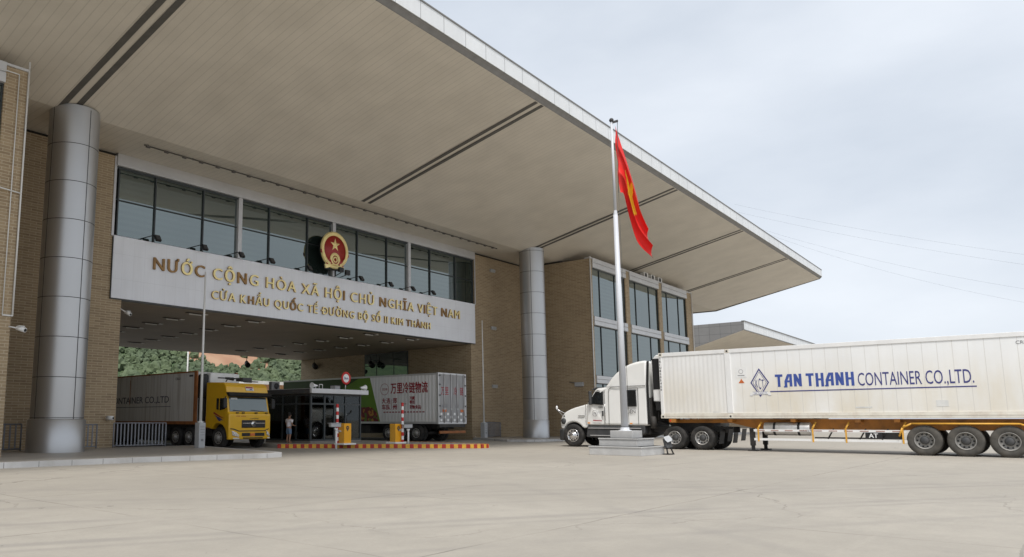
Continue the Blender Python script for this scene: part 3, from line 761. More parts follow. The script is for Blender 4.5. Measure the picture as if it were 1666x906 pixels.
# national emblem on its stand
em = thing('state_emblem', 'red and gold round state emblem with star standing on the sign board', 'emblem', (30.85, 32.3, 10.02))
ec = Vector((30.85, 32.25, 11.62))
def ring_poly(rx, rz, n=48, flat=None): return [(ec.x + rx * cos(2 * pi * i / n), 0, ec.z + rz * sin(2 * pi * i / n)) for i in range(n)]
bk = MB()
bk.prism([(x, ec.y + .08, z) for x, _, z in ring_poly(1.2, 1.13)], (0, .13, 0))
bk.prism([(ec.x - .85, ec.y + .081, ec.z - .7), (ec.x + .85, ec.y + .081, ec.z - .7), (ec.x + .72, ec.y + .081, ec.z - 1.28), (ec.x - .72, ec.y + .081, ec.z - 1.28)], (0, .12, 0))
build('backing', bk, 'black', em)
rg = MB()
nn = 60
for i in range(nn):                                            # wreath of rice ears: overlapping grains round the rim
    t = -pi / 2 + .45 + (2 * pi - .9) * i / (nn - 1)
    for rr_, tw in ((1.14, .5), (1.03, -.5), (1.09, 0)):
        c0 = Vector((ec.x + rr_ * cos(t), ec.y - .02, ec.z + rr_ * .96 * sin(t)))
        rg.ball((c0.x, c0.y, c0.z), .075, 6, 0, (1.0, .8, 1.0))
rg.lathe((ec.x, ec.y, ec.z), 'y', [(1.2, .08), (1.2, 0), (1.16, -.03), (1.0, -.03), (.97, .02)], 48)
build('wreath', rg, 'gold', em)
rd = MB(); rd.lathe((ec.x, ec.y, ec.z), 'y', [(.99, .06), (.99, -.0), (.02, -.01)], 40); build('disc', rd, 'red_enamel', em)
def star5(c, r, y, dep, rot=pi / 2):
    s_ = MB(); pts = []
    for i in range(10):
        q = r if i % 2 == 0 else r * .40
        pts.append((c[0] + q * cos(rot + i * pi / 5), y, c[1] + q * sin(rot + i * pi / 5)))
    vs = pts + [(c[0], y - dep, c[1])]
    s_.add(vs, [((i + 1) % 10, i, 10) for i in range(10)]); return s_
build('star', star5((ec.x + .02, ec.z + .34), .44, ec.y - .02, .10), 'gold', em)
cg = MB(); gc = (ec.x, ec.y - .03, ec.z - .62)
for i in range(16):
    t = pi * (i) / 15
    cg.ball((gc[0] + .40 * cos(t), gc[1], gc[2] + .40 * sin(t)), .06, 6)
cg.lathe(gc, 'y', [(.38, .03), (.38, -.05), (.27, -.05), (.27, .0)], 30); cg.lathe(gc, 'y', [(.2, .03), (.2, -.05), (.12, -.05), (.12, .0)], 24)
build('cogwheel', cg, 'gold', em)
rb = MB()
rb.prism([(ec.x - .82, ec.y - .06, ec.z - .66), (ec.x + .82, ec.y - .06, ec.z - .66), (ec.x + .72, ec.y - .06, ec.z - 1.0), (ec.x + .1, ec.y - .06, ec.z - .9), (ec.x - .1, ec.y - .06, ec.z - .9), (ec.x - .72, ec.y - .06, ec.z - 1.0)], (0, .1, 0))
for s_ in (-1, 1):
    rb.prism([(ec.x + s_ * 1.24, ec.y - .05, ec.z - .1), (ec.x + s_ * .82, ec.y - .05, ec.z - .42), (ec.x + s_ * .86, ec.y - .05, ec.z - .60), (ec.x + s_ * 1.22, ec.y - .05, ec.z - .28)], (0, .07, 0))
build('ribbon', rb, 'red_enamel', em)
gt = MB()
gt.prism([(ec.x - .86, ec.y - .02, ec.z - 1.0), (ec.x - .3, ec.y - .02, ec.z - .93), (ec.x + .3, ec.y - .02, ec.z - .93), (ec.x + .86, ec.y - .02, ec.z - 1.0), (ec.x + .78, ec.y - .02, ec.z - 1.26), (ec.x + .3, ec.y - .02, ec.z - 1.12), (ec.x - .3, ec.y - .02, ec.z - 1.12), (ec.x - .78, ec.y - .02, ec.z - 1.26)], (0, .09, 0))
build('scroll', gt, 'gold', em)
for dx in (-.3, .3):
    stn = MB(); stn.cyl((ec.x + dx, ec.y + .25, 10.0), (ec.x + dx, ec.y + .25, 10.5), .05); build('stand', stn, 'black', em)

em.scale = (.93, .93, .95); em.location = (30.98, 32.42, 10.06)

# spotlights on arms along the top of the board
def spotlight(x, label, group='gooseneck spotlights along the top of the sign board', dz=0):
    t = thing('spotlight', label, 'spotlight', (x, SY + .1, 10.02), group)
    a = MB(); a.tube([(x - .62, SY + .2, 10.0), (x - .60, SY + .15, 10.16), (x - .15, SY - .25, 10.34 + dz), (x + .0, SY - .3, 10.33 + dz)], .022, 6); build('arm', a, 'black', t)
    h = MB()
    c = Vector((x + .05, SY - .35, 10.22 + dz)); r_ = Matrix.Rotation(R(-35), 3, 'X')
    b_ = MB(); b_.box((-.14, -.06, -.17), (.14, .06, .17)); h.merge(b_, 0, lambda p: c + r_ @ p)
    b_ = MB(); b_.box((-.12, -.068, -.15), (.12, -.0602, .15), 1); h.merge(b_, None, lambda p: c + r_ @ p)
    build('lamp_head', h, ['black', 'dark_plastic'], t)
spots = [(19.33, 'spotlight above the first word of the top line, leftmost of the row'), (22.07, 'spotlight above the gap before the second word of the top line'), (24.43, 'spotlight just right of the first pale mullion'), (26.54, 'spotlight at the dark mullion left of the emblem, fourth from left'),
         (29.39, 'spotlight immediately left of the red emblem'), (33.78, 'first spotlight right of the emblem and its floodlight'), (36.58, 'spotlight beside the third pale mullion, third from right'), (38.85, 'spotlight second from the right end of the sign board'), (41.06, 'rightmost spotlight of the row on the sign board')]
for x, lb in spots: spotlight(x * .99, lb)
fl = thing('floodlight', 'dark twin floodlight aimed up at the foot of the emblem', 'floodlight', (31.3, 32.2, 10.02))
m = MB(); m.box((31.0, 31.95, 10.22), (31.35, 32.1, 10.5)); m.box((31.5, 31.9, 10.1), (31.85, 32.05, 10.4)); build('lamp_head', m, 'black', fl)
m = MB(); m.tube([(31.2, 32.62, 10.03), (31.2, 32.02, 10.2)], .025, 6); m.tube([(31.65, 32.62, 10.03), (31.65, 32.0, 10.12)], .025, 6); build('arm', m, 'black', fl)

# rail of little lamps under the canopy
rl = MB()
for i in range(60):
    x = 17.5 + 28.6 * i / 59
    if i % 2 == 0: rl.box((x - .10, 30.82, 13.96), (x + .10, 30.94, 14.04))
    if i % 5 == 0: rl.cyl((x, 30.88, 13.98), (x, 30.88, 14.1), .015, n=6)
rl.tube([(17.3, 30.88, 14.03), (46.2, 30.88, 14.03)], .03, 6)
tag(build('lighting_rail', rl, 'strip_dark'), 'thin dark rail hung beneath the canopy above the windows', 'rail')

# ceiling lights inside the passage
cl_i = 0
rows_name = ('left', 'second', 'third', 'right')
for ci, (xc, ys) in enumerate(((22.4, [34.1 + 2.66 * i for i in range(7)]), (26.4, [34.3 + 2.66 * i for i in range(7)]), (35.6, [33.9 + 2.66 * i for i in range(7)]), (39.8, [33.9 + 2.66 * i for i in range(7)]))):
    for yi, y in enumerate(ys):
        x = xc + dr(y) * 1.2
        t = thing('ceiling_light', 'passage ceiling strip light, %s row from the left, %s' % (('first', 'second', 'third', 'fourth')[ci], ('nearest the sign', 'second from the sign', 'third from the sign', 'fourth from the sign', 'fifth from the sign', 'next to last', 'at the far end')[yi]), 'ceiling light', (x, y, 7.0), 'strip lights in the passage ceiling')
        m = MB(); m.box((x - .55, y - .13, 6.99), (x + .45, y + .13, 7.018)); build('housing', m, 'slot_dark', t)
        m = MB(); m.box((x + .452, y - .10, 6.975), (x + .72, y + .10, 7.018)); build('diffuser', m, 'diffuser', t)
        m = MB(); m.box((x - .3, y + .132, 6.93), (x + .44, y + .16, 7.018)); build('reflector_or_lit_face', m, 'diffuser', t)  # recess drawn flat: dark panel, pale strip painted as its daylit far face

# wall lamps (small grey boxes on the brick)
for lab, p in (('small grey wall lamp high up on the brick right of the sign', (48.55, 32.96, 13.0)), ('small grey wall lamp at mid height right of the sign', (48.55, 32.96, 8.48)), ('small grey wall lamp low on the brick right of the passage', (48.55, 32.96, 4.0))):
    m = MB(); m.box((p[0] - .3, p[1] - .12, p[2] - .12), (p[0] + .3, p[1] + .035, p[2] + .1)); t = thing('wall_lamp', lab, 'wall lamp', p, 'small lamps on the brick walls'); build('housing', m, 'grey_box', t, bevel=.02)
    m = MB(); m.box((p[0] - .26, p[1] - .1, p[2] - .15), (p[0] + .26, p[1] + .0, p[2] - .121)); build('diffuser', m, 'diffuser', t)
t = thing('wall_lamp', 'grey wall lamp on the side of the right wing behind the truck cab', 'wall lamp', (53.45, 28.4, 4.15), 'small lamps on the brick walls')
m = MB(); m.box((53.3, 28.05, 4.0), (53.52, 28.75, 4.32)); build('housing', m, 'grey_box', t, bevel=.02); m = MB(); m.tube([(53.4, 28.75, 4.28), (53.35, 29.2, 4.36)], .03, 6); build('bracket', m, 'strip_dark', t)

def sec_cam(p, aim, lab, arm=(0, .4, 0), body='white_plain'):
    t = thing('security_camera', lab, 'security camera', p)
    p = Vector(p); d = Vector(aim).normalized()
    m = MB(); m.cyl(p - d * .16, p + d * .2, .075, .085, 10); m.box((p.x - .1, p.y - .1, p.z + .08), (p.x + .1, p.y + .1, p.z + .1)); build('housing', m, body, t)
    m = MB(); m.cyl(p + d * .201, p + d * .215, .06, .06, 10); build('lens', m, 'black', t)
    m = MB(); m.tube([p, p + Vector(arm)], .025, 6); build('bracket', m, body, t)
sec_cam((10.75, 26.95, 4.55), (.5, -1, -.3), 'small white camera on the corner of the left wing', (-.3, .26, .08))
sec_cam((17.95, 32.85, 6.42), (.3, -1, -.4), 'white camera at the top left corner of the passage', (-.3, .16, .2))
sec_cam((17.25, 32.75, 1.5), (.5, -1, 0), 'small white camera perched above the grey railing at the left jamb', (0, .26, -.1))
def drop_lamp(p, lab):
    t = thing('hanging_floodlight', lab, 'floodlight', p, 'dark lamps hung in the passage')
    m = MB(); m.tube([(p[0], p[1], p[2]), (p[0], p[1], p[2] + .5)], .03, 6); build('bracket', m, 'black', t)
    m = MB(); m.ball((p[0], p[1], p[2] - .12), .24, 10, 0, (.8, .8, 1.2)); m.cyl((p[0] - .05, p[1] - .1, p[2] - .1), (p[0] - .15, p[1] - .4, p[2] - .3), .2, .24, 10); build('lamp_head', m, 'black', t)
drop_lamp((40.6, 53.4, 6.42), 'black lamp hanging from the far edge of the passage ceiling')
drop_lamp((46.9, 51.6, 6.5), 'dark lamp fixed at the far end of the passage side wall')
drop_lamp((46.0, 43.6, 6.2), 'dark lamp fixed in front of the passage side window')

# air conditioners on top of the right wing
for i, (x, lab) in enumerate(((65.3, 'outdoor air conditioner on the right wing roof, left one'), (66.9, 'outdoor air conditioner on the right wing roof, middle one'), (68.6, 'outdoor air conditioner on the right wing roof, right one'))):
    y = yr(x) - .12 + .55
    t = thing('air_conditioner', lab, 'air conditioner', (x, y, 14.05), 'air conditioners on the right wing roof')
    m = MB(); m.box((x - .45, y - .2, 14.06), (x + .45, y + .2, 14.6)); build('casing', m, 'ac_white', t, bevel=.02)
    m = MB(); m.lathe((x - .1, y - .21, 14.33), 'y', [(.22, 0), (.22, -.015), (.18, -.015), (.18, 0)], 20); m.cyl((x - .1, y - .202, 14.33), (x - .1, y - .208, 14.33), .17, n=16); build('fan_grille', m, 'dark_plastic', t)

# ------------------------------------------------------------------ wheels
def wheel_mb(r, wd, tread=True):
    m = MB(); rr_ = r * .56
    m.lathe((0, 0, 0), 'x', [(rr_, .02), (rr_ + .03, -.0), (r * .80, -.012), (r * .93, .008), (r * .985, .045), (r, .085), (r, wd * .3), (r - .016, wd * .31), (r - .016, wd * .34), (r, wd * .35), (r, wd * .63), (r - .016, wd * .64), (r - .016, wd * .67), (r, wd * .68), (r, wd - .085), (r * .985, wd - .045), (r * .8, wd + .01), (rr_, wd)], 40)
    return m
def rim_mb(r, wd, convex):
    m = MB(); q = r * .56
    if convex: prof = [(q + .012, .025), (q, -.012), (q * .9, .012), (q * .85, .05), (q * .62, .02), (q * .46, -.01), (q * .44, -.10), (q * .26, -.12), (.001, -.13)]
    else: prof = [(q + .012, .025), (q + .0, -.01), (q * .93, .02), (q * .88, .13), (q * .55, .17), (q * .46, .155), (q * .45, .06), (q * .36, .03), (.001, .025)]
    m.lathe((0, 0, 0), 'x', prof, 36)
    xh = .035 if convex else .147
    for i in range(10):
        t = 2 * pi * i / 10; p = (xh, q * .74 * cos(t), q * .74 * sin(t))
        m.cyl((xh - .012, p[1], p[2]), (xh + .03, p[1], p[2]), .036, n=10, mi=1)
    if not convex: m.lathe((0, 0, 0), 'x', [(q * .46, .15), (q * .455, .055), (q * .36, .025), (.001, .02)], 24, 2)
    for i in range(10):
        t = 2 * pi * (i + .5) / 10; xx = .0 if convex else .155
        m.cyl((xx - .03, q * .53 * cos(t), q * .53 * sin(t)), (xx + .02, q * .53 * cos(t), q * .53 * sin(t)), .018, n=6)
    return m
WMESH = {}
def wheel(root, x, y, r, wd, kind, side=-1, name='wheel'):
    """side -1: outer face looks to -X"""
    key = (round(r, 3), kind)
    if key not in WMESH:
        tyre = 'tyre_dusty' if kind == 'dusty' else 'black_rubber'
        rimm = {'dusty': 'rim_dirty', 'chrome': 'chrome', 'deep': 'rim_steel', 'dark': 'rim_dirty'}[kind]
        def me(mb, mats, nm):
            d = bpy.data.meshes.new(nm); d.from_pydata(mb.v, [], mb.f)
            for q in mats: d.materials.append(MATS[q])
            d.polygons.foreach_set('material_index', mb.m); d.polygons.foreach_set('use_smooth', mb.sm); d.update(); return d
        WMESH[key] = (me(wheel_mb(r, wd), [tyre], 'wheel'), me(rim_mb(r, wd, kind in ('chrome', 'dark')), [rimm, 'black', 'dark_plastic'], 'rim'))
    a = bpy.data.objects.new(name, WMESH[key][0]); link(a, root, (x, y, r))
    if side > 0: a.rotation_euler = (0, 0, pi)
    b = bpy.data.objects.new('rim', WMESH[key][1]); C.objects.link(b); b.parent = a
    return a
def axle(root, xl, xr, y, r, wd, kind, dual):
    wheel(root, xl, y, r, wd, kind, -1); wheel(root, xr, y, r, wd, kind, 1)
    if dual: wheel(root, xl + wd + .06, y, r, wd, kind, -1); wheel(root, xr - wd - .06, y, r, wd, kind, 1)
def quadX(mb, x, pts, th, mi=0): return mb.prism([(x, y, z) for y, z in pts], (th, 0, 0), mi)
def arc(yc, zc, r, a0, a1, n=10): return [(yc + r * cos(R(a0 + (a1 - a0) * i / n)), zc + r * sin(R(a0 + (a1 - a0) * i / n))) for i in range(n + 1)]

# ------------------------------------------------------------------ white tractor
TX0, TX1 = 37.3, 40.0; TXC = 38.65
tr = thing('semi_tractor', 'white long nose tractor truck with sleeper cab behind the flag plinth', 'truck', (TXC, 17.5, 0))
def taper(mb, fn):
    mb.v = [(TXC + (p[0] - TXC) * fn(p[1], p[2]), p[1], p[2]) for p in mb.v]; return mb
hood = MB()
poly = [(21.16, .98), (21.19, 1.3), (21.15, 1.5), (21.07, 1.67), (20.95, 1.80), (20.75, 1.92), (20.5, 2.02), (20.25, 2.095), (20.0, 2.155), (19.75, 2.215), (19.5, 2.27), (19.5, 1.0), (19.66, 1.0)] + arc(20.33, .60, .71, 145, 25, 10)[0:] 
quadX(hood, TX0 + .02, poly, TX1 - TX0 - .04)
def hf(y, z): return (1 - .17 * max(0, min(1, (y - 19.5) / 1.7)) ** 1.3) * (1 - .10 * max(0, min(1, (z - 1.5) / .7)))
taper(hood, hf); ho = build('hood', hood, 'white_paint', tr, bevel=.15, seg=4, smooth=True)
gr = MB(); gr.box((TXC - .5, 21.12, 1.0), (TXC + .5, 21.22, 1.72)); build('grille', gr, 'chrome', tr, bevel=.03)
for s_ in (-1, 1):
    m = MB(); m.ball((TXC + s_ * .96, 21.03, 1.42), .2, 12, 0, (.55, .6, 1.0)); hl = build('headlight', m, 'chrome', tr)
# marker lamps on the fender edge
for y, z in ((21.0, 1.82), (20.95, 1.63), (21.05, 1.32)):
    m = MB(); m.ball((TXC - 1.08 - .02, y - .02, z), .055, 8); build('marker_lamp', m, 'black', ho)
bp_ = MB()
bp_.prism([(TX0 + .1, 20.95, .33), (TX0 + .32, 21.3, .33), (TX1 - .32, 21.3, .33), (TX1 - .1, 20.95, .33), (TX1 - .3, 20.85, .33), (TX0 + .3, 20.85, .33)], (0, 0, .62)); build('bumper', bp_, 'dark_plastic', tr, bevel=.07, seg=3)
wa = MB(); quadX(wa, TX0 + .35, arc(20.33, .60, .74, 180, 0, 14) , 1.9); build('wheel_arch', wa, 'black', tr)
cab = MB()
poly = [(19.52, 1.14), (19.52, 2.26), (19.42, 2.34), (19.0, 3.02), (18.86, 3.1), (18.5, 3.12), (18.38, 3.17), (18.28, 3.28), (18.15, 3.47), (17.98, 3.67), (17.78, 3.86), (17.55, 4.04), (17.3, 4.19), (17.02, 4.31), (16.7, 4.39), (16.4, 4.43), (16.12, 4.44), (16.12, 1.14)]
quadX(cab, TX0, poly, TX1 - TX0)
taper(cab, lambda y, z: 1 - .13 * max(0, min(1, (z - 2.3) / 2.1)) - (.04 if y > 18.8 else 0))
cb = build('cab', cab, 'white_paint', tr, bevel=.14, seg=4, smooth=True)
def cx(y, z, d=0.0):        # left skin of the cab at a height
    return TXC - (TXC - TX0) * (1 - .13 * max(0, min(1, (z - 2.3) / 2.1)) - (.04 if y > 18.8 else 0)) - d
# driver's door with window, handle, lettering
dm = MB(); dm.prism([(cx(19.3, z, .012), y, z) for y, z in ((19.44, 1.2), (18.46, 1.2), (18.46, 2.95), (18.98, 2.95), (19.4, 2.3))], (.03, 0, 0))
for i, v in enumerate(dm.v): dm.v[i] = (v[0] + (.08 if v[2] > 2.6 else 0), v[1], v[2])
dr_ = build('door', dm, 'white_paint', tr, bevel=.02)
def skin_quad(name, pts, matn, parent, out=.02, th=.01, bevel=0):
    m = MB(); n = len(pts)
    vs = [(cx(18.0, z, out), y, z) for y, z in pts] + [(cx(18.0, z, out) + th, y, z) for y, z in pts]
    fs = [list(range(n)), list(range(2 * n - 1, n - 1, -1))] + [(i, n + i, n + (i + 1) % n, (i + 1) % n) for i in range(n)]
    m.add(vs, fs); return build(name, m, matn, parent, bevel=bevel)
skin_quad('window_seal', [(19.36, 2.28), (18.48, 2.2), (18.5, 2.92), (18.92, 2.92)], 'black', dr_, .024)
skin_quad('window', [(19.26, 2.32), (18.56, 2.26), (18.57, 2.86), (18.9, 2.86)], 'truck_glass', dr_, .032)
skin_quad('handle', [(18.75, 2.08), (18.5, 2.07), (18.5, 2.11), (18.75, 2.12)], 'dark_plastic', dr_, .05, .03)
skin_quad('vent', [(18.58, 1.62), (18.48, 1.62), (18.48, 1.9), (18.58, 1.9)], 'dark_plastic', dr_, .035, .02, .02)
skin_quad('stripe', [(19.1, 1.38), (18.6, 1.36), (18.6, 1.40), (19.1, 1.43)], 'text_red', dr_, .018)
m = MB(); m.lathe((cx(18, 1.8, .018), 18.98, 1.78), 'x', [(.16, 0), (.16, -.004), (.145, -.004), (.145, 0)], 24); text_mb('N', (cx(18, 1.8, .022), 19.05, 1.7), (0, -1, 0), (0, 0, 1), .16, mb=m, depth=.004); build('crest', m, 'text_grey', dr_)
# sleeper window and seams
skin_quad('window_seal', [(17.25, 2.1), (16.66, 2.1), (16.7, 2.96), (17.25, 2.96)], 'dark_plastic', cb, .012, .012)
skin_quad('sleeper_window', [(17.2, 2.14), (16.70, 2.14), (16.73, 2.92), (17.2, 2.92)], 'truck_glass', cb, .02, .012)
sm = MB()
sm.prism([(cx(18, 3.15, .004), 18.4, 3.14), (cx(18, 3.15, .004), 16.2, 3.16), (cx(18, 3.17, .004), 16.2, 3.18), (cx(18, 3.17, .004), 18.4, 3.16)], (.01, 0, 0))
build('panel_joint', sm, 'text_grey', cb)
m = text_mb('LIÊN', (TX0 - .012, 17.2, 1.76), (0, -1, 0), (0, 0, 1), .17, mb=None, depth=.006); build('lettering', m, 'text_dark', cb)
def seam(name, pts, parent, out=.016):
    m = MB()
    for (ya, za), (yb, zb) in zip(pts[:-1], pts[1:]):
        d = Vector((yb - ya, zb - za)).normalized(); n_ = Vector((-d.y, d.x)) * .009
        q = [(ya + n_.x, za + n_.y), (yb + n_.x, zb + n_.y), (yb - n_.x, zb - n_.y), (ya - n_.x, za - n_.y)]
        m.add([(cx(min(y, 18.7), z, out), y, z) for y, z in q] + [(cx(min(y, 18.7), z, out) + .02, y, z) for y, z in q], [(0, 1, 2, 3), (7, 6, 5, 4), (0, 4, 5, 1), (1, 5, 6, 2), (2, 6, 7, 3), (3, 7, 4, 0)])
    return build(name, m, 'strip_dark', parent)
seam('panel_gap', [(18.44, 1.18), (18.44, 2.98), (18.95, 2.99)], cb)
seam('panel_gap', [(19.5, 1.15), (19.5, 2.24)], cb)
seam('panel_gap', [(16.6, 1.2), (16.6, 3.05), (17.32, 3.06), (17.32, 2.0)], cb, .008)
seam('panel_gap', [(18.2, 1.18), (18.2, 3.0), (18.05, 3.12), (16.2, 3.14)], cb, .008)
m = MB(); m.tube([(TX0 - .05, 18.38, 1.4), (TX0 - .05, 18.38, 2.3)], .014, 6); m.tube([(TX0 - .05, 18.38, 1.4), (TX0 + .01, 18.38, 1.4)], .014, 6); m.tube([(TX0 - .05, 18.38, 2.3), (TX0 + .01, 18.38, 2.3)], .014, 6); build('grab_rail', m, 'chrome', cb)
m = MB(); m.box((TX0 + .04, 19.62, 1.62), (TX0 + .075, 20.0, 1.66)); build('side_vent', m, 'strip_dark', ho)
m = MB(); m.ball((TXC - 1.16, 20.95, 1.36), .17, 10, 0, (.5, .9, 1.0)); build('lamp_cluster', m, 'dark_plastic', ho)
# windscreen, visor
ws = MB(); ws.prism([(TX0 + .22, 19.44, 2.36), (TX1 - .22, 19.44, 2.36), (TX1 - .3, 19.06, 2.98), (TX0 + .3, 19.06, 2.98)], (0, .03, .02)); build('windscreen', ws, 'truck_glass', tr)
vs_ = MB(); vs_.prism([(TX0 + .18, 19.2, 3.0), (TX1 - .18, 19.2, 3.0), (TX1 - .25, 18.95, 3.14), (TX0 + .25, 18.95, 3.14)], (0, .03, .03)); build('sun_visor', vs_, 'dark_plastic', tr)
# lower side panel, steps, tank
sk = MB(); quadX(sk, TX0 + .03, [(19.55, .52), (19.45, 1.12), (16.3, 1.12), (16.3, .75), (16.9, .48)], .4); so = build('side_skirt', sk, 'dark_plastic', tr, bevel=.04)
m = MB(); m.box((TX0 - .01, 16.9, .60), (TX0 + .028, 19.3, .64)); m.box((TX0 - .01, 16.5, .98), (TX0 + .028, 19.4, 1.02)); build('step_edge', m, 'alu', so)
sk = MB(); quadX(sk, TX1 - .43, [(19.55, .52), (19.45, 1.12), (16.3, 1.12), (16.3, .75), (16.9, .48)], .4); build('side_skirt', sk, 'dark_plastic', tr, bevel=.04)
for z, y, mm in ((1.27, 19.35, 'lamp_amber'), (1.24, 17.0, 'lamp_amber')):
    m = MB(); m.box((TX0 - .03, y - .06, z - .03), (TX0 + .01, y + .06, z + .03)); build('marker_lamp', m, mm, tr)
# side extenders
m = MB(); m.box((TX0 + .02, 16.02, 1.2), (TX0 + .07, 16.13, 3.2)); m.prism([(TX0 + .02, 16.13, 3.2), (TX0 + .02, 16.02, 3.2), (TX0 + .2, 16.02, 4.4), (TX0 + .2, 16.13, 4.4)], (.05, 0, 0)); build('side_extender', m, 'black', tr)
m = MB(); m.box((TX1 - .07, 15.5, 1.2), (TX1 - .02, 16.115, 3.2)); m.prism([(TX1 - .07, 16.115, 3.2), (TX1 - .07, 15.5, 3.2), (TX1 - .25, 15.5, 4.4), (TX1 - .25, 16.115, 4.4)], (.05, 0, 0)); build('side_extender', m, 'white_paint', tr)
# mirrors
for s_ in (-1, 1):
    xx = TXC + s_ * 1.42
    m = MB(); m.box((xx - .1, 19.12, 2.22), (xx + .1, 19.25, 2.95)); mo = build('mirror', m, 'dark_plastic', tr, bevel=.05, seg=3)
    m = MB(); m.tube([(TXC + s_ * 1.22, 19.1, 2.95), (xx, 19.18, 2.9)], .02, 6); m.tube([(TXC + s_ * 1.25, 19.2, 2.26), (xx, 19.18, 2.3)], .02, 6); build('bracket', m, 'black', mo)
    m = MB(); m.ball((TXC + s_ * 1.42, 21.2, 2.08), .11, 8, 0, (.7, .5, 1.1)); mo = build('hood_mirror', m, 'white_plain', tr)
    m = MB(); m.tube([(TXC + s_ * 1.42, 21.18, 2.0), (TXC + s_ * 1.02, 20.85, 1.74)], .022, 6); m.tube([(TXC + s_ * 1.42, 21.18, 1.98), (TXC + s_ * 1.02, 21.0, 1.6)], .018, 6); build('bracket', m, 'chrome', mo)
# frame, coupling, dark works behind the cab
fm = MB()
for x in (TXC - .45, TXC + .45): fm.box((x - .06, 12.3, .82), (x + .06, 20.9, 1.1))
fm.box((TX0 + .5, 16.2, .7), (TX1 - .5, 17.2, 1.1))
fm.prism([(TXC - .5, 13.2, 1.1), (TXC + .5, 13.2, 1.1), (TXC + .5, 15.3, 1.1), (TXC - .5, 15.3, 1.1)], (0, 0, .2))
for y in (14.82, 13.5): fm.cyl((TX0 + .5, y, .56), (TX1 - .5, y, .56), .13, n=10); fm.ball((TXC, y, .58), .3, 10)
fm.cyl((TX0 + .5, 20.33, .58), (TX1 - .5, 20.33, .58), .09, n=8)
build('chassis', fm, 'chassis', tr)
en = MB()
en.box((TX0 + .3, 16.0, 1.1), (TX1 - .3, 16.11, 2.55))
for i in range(4): en.tube([(TX0 + .4 + .3 * i, 16.0, 2.6), (TX0 + .45 + .3 * i, 15.7, 1.9), (TX0 + .5 + .28 * i, 15.8, 1.35), (TX0 + .6 + .25 * i, 15.5, 1.2)], .035, 6)
en.cyl((TX0 + .3, 15.95, 1.0), (TX0 + .3, 15.95, 1.6), .16, n=10)
build('hoses', en, 'chassis', tr)
wheel(tr, TX0 + .02, 20.33, .60, .34, 'chrome', -1); wheel(tr, TX1 - .02, 20.33, .60, .34, 'chrome', 1)
for y in (14.82, 13.5): axle(tr, TX0 + .02, TX1 - .02, y, .565, .3, 'deep', True)
for x0 in (TX0 + .05, TX1 - .7):
    m = MB(); m.prism([(x0, 12.74, .3), (x0 + .62, 12.74, .3), (x0 + .62, 12.62, .98), (x0, 12.62, .98)], (0, -.02, 0)); build('mud_flap', m, 'black', tr)
    m = MB(); m.prism([(x0, 12.35, .42), (x0 + .62, 12.35, .42), (x0 + .62, 12.25, 1.0), (x0, 12.25, 1.0)], (0, -.02, 0)); build('mud_flap', m, 'black', tr)

# ------------------------------------------------------------------ white container on its trailer
CX0, CX1 = 37.28, 40.02
ct = thing('shipping_container', 'long white refrigerated container with blue company lettering on its side', 'shipping container', (38.65, 6.4, 1.5))
CZ0, CZ1 = 1.5, 4.74
bx = MB(); bx.box((CX0 + .03, -2.5, CZ0 + .12), (CX1 - .03, 12.1, CZ1 - .1)); build('box', bx, 'box_white', ct)
bx = MB(); bx.box((CX0 + .03, 12.1, CZ0 + .12), (CX1 - .03, 15.3, CZ1 - .1)); build('front_section', bx, 'box_white_ribbed', ct)
rlm = MB(); rlm.box((CX0, -2.5, CZ1 - .18), (CX0 + .12, 15.38, CZ1)); rlm.box((CX1 - .12, -2.5, CZ1 - .18), (CX1, 15.38, CZ1)); rlm.box((CX0 + .12, -2.5, CZ1 - .1), (CX1 - .12, 15.36, CZ1 - .02)); build('top_rail', rlm, 'white_plain', ct, bevel=.01)
mat('rail_cream', (.74, .71, .63), .5, var=.06, scale=1.5, dirt=(.36, .2, .1), dscale=2.2, damt=.35, stretch=(1, 1, 1))
rlm = MB(); rlm.box((CX0, -2.5, CZ0), (CX0 + .14, 15.38, CZ0 + .24)); rlm.box((CX1 - .14, -2.5, CZ0), (CX1, 15.38, CZ0 + .24)); rlm.box((CX0 + .14, -2.5, CZ0), (CX1 - .14, 15.3, CZ0 + .1)); rlm.box((CX0 - .012, -2.5, CZ0 + .11), (CX0 + .001, 15.38, CZ0 + .135)); build('bottom_rail', rlm, 'rail_cream', ct)
for y in (12.1, .7):
    pm = MB(); pm.box((CX0 - .006, y - .13, CZ0 + .24), (CX0 + .1, y + .13, CZ1 - .18)); build('side_post', pm, 'white_plain', ct, bevel=.012)
for x in (CX0 - .004, CX1 - .116):
    pm = MB(); pm.box((x, 15.25, CZ0 + .02), (x + .12, 15.40, CZ1 - .02)); build('corner_post', pm, 'white_plain', ct, bevel=.012)
cs = MB()
for y in (12.1, .7):
    for z in (CZ0 + .09, CZ1 - .09):
        cs.box((CX0 - .014, y - .1, z - .09), (CX0 + .06, y + .1, z + .09))
for z in (CZ0 + .1, CZ1 - .1): cs.box((CX0 - .01, 15.2, z - .1), (CX0 + .15, 15.42, z + .1)); cs.box((CX1 - .15, 15.2, z - .1), (CX1 + .01, 15.42, z + .1))
build('corner_casting', cs, 'rail_cream', ct, bevel=.015)
ch = MB()
for y in (12.1, .7, 15.31):
    for z in (CZ0 + .09, CZ1 - .09): ch.cyl((CX0 - .0146, y, z), (CX0 - .018, y, z), .045, n=10)
build('casting_hole', ch, 'black', ct)
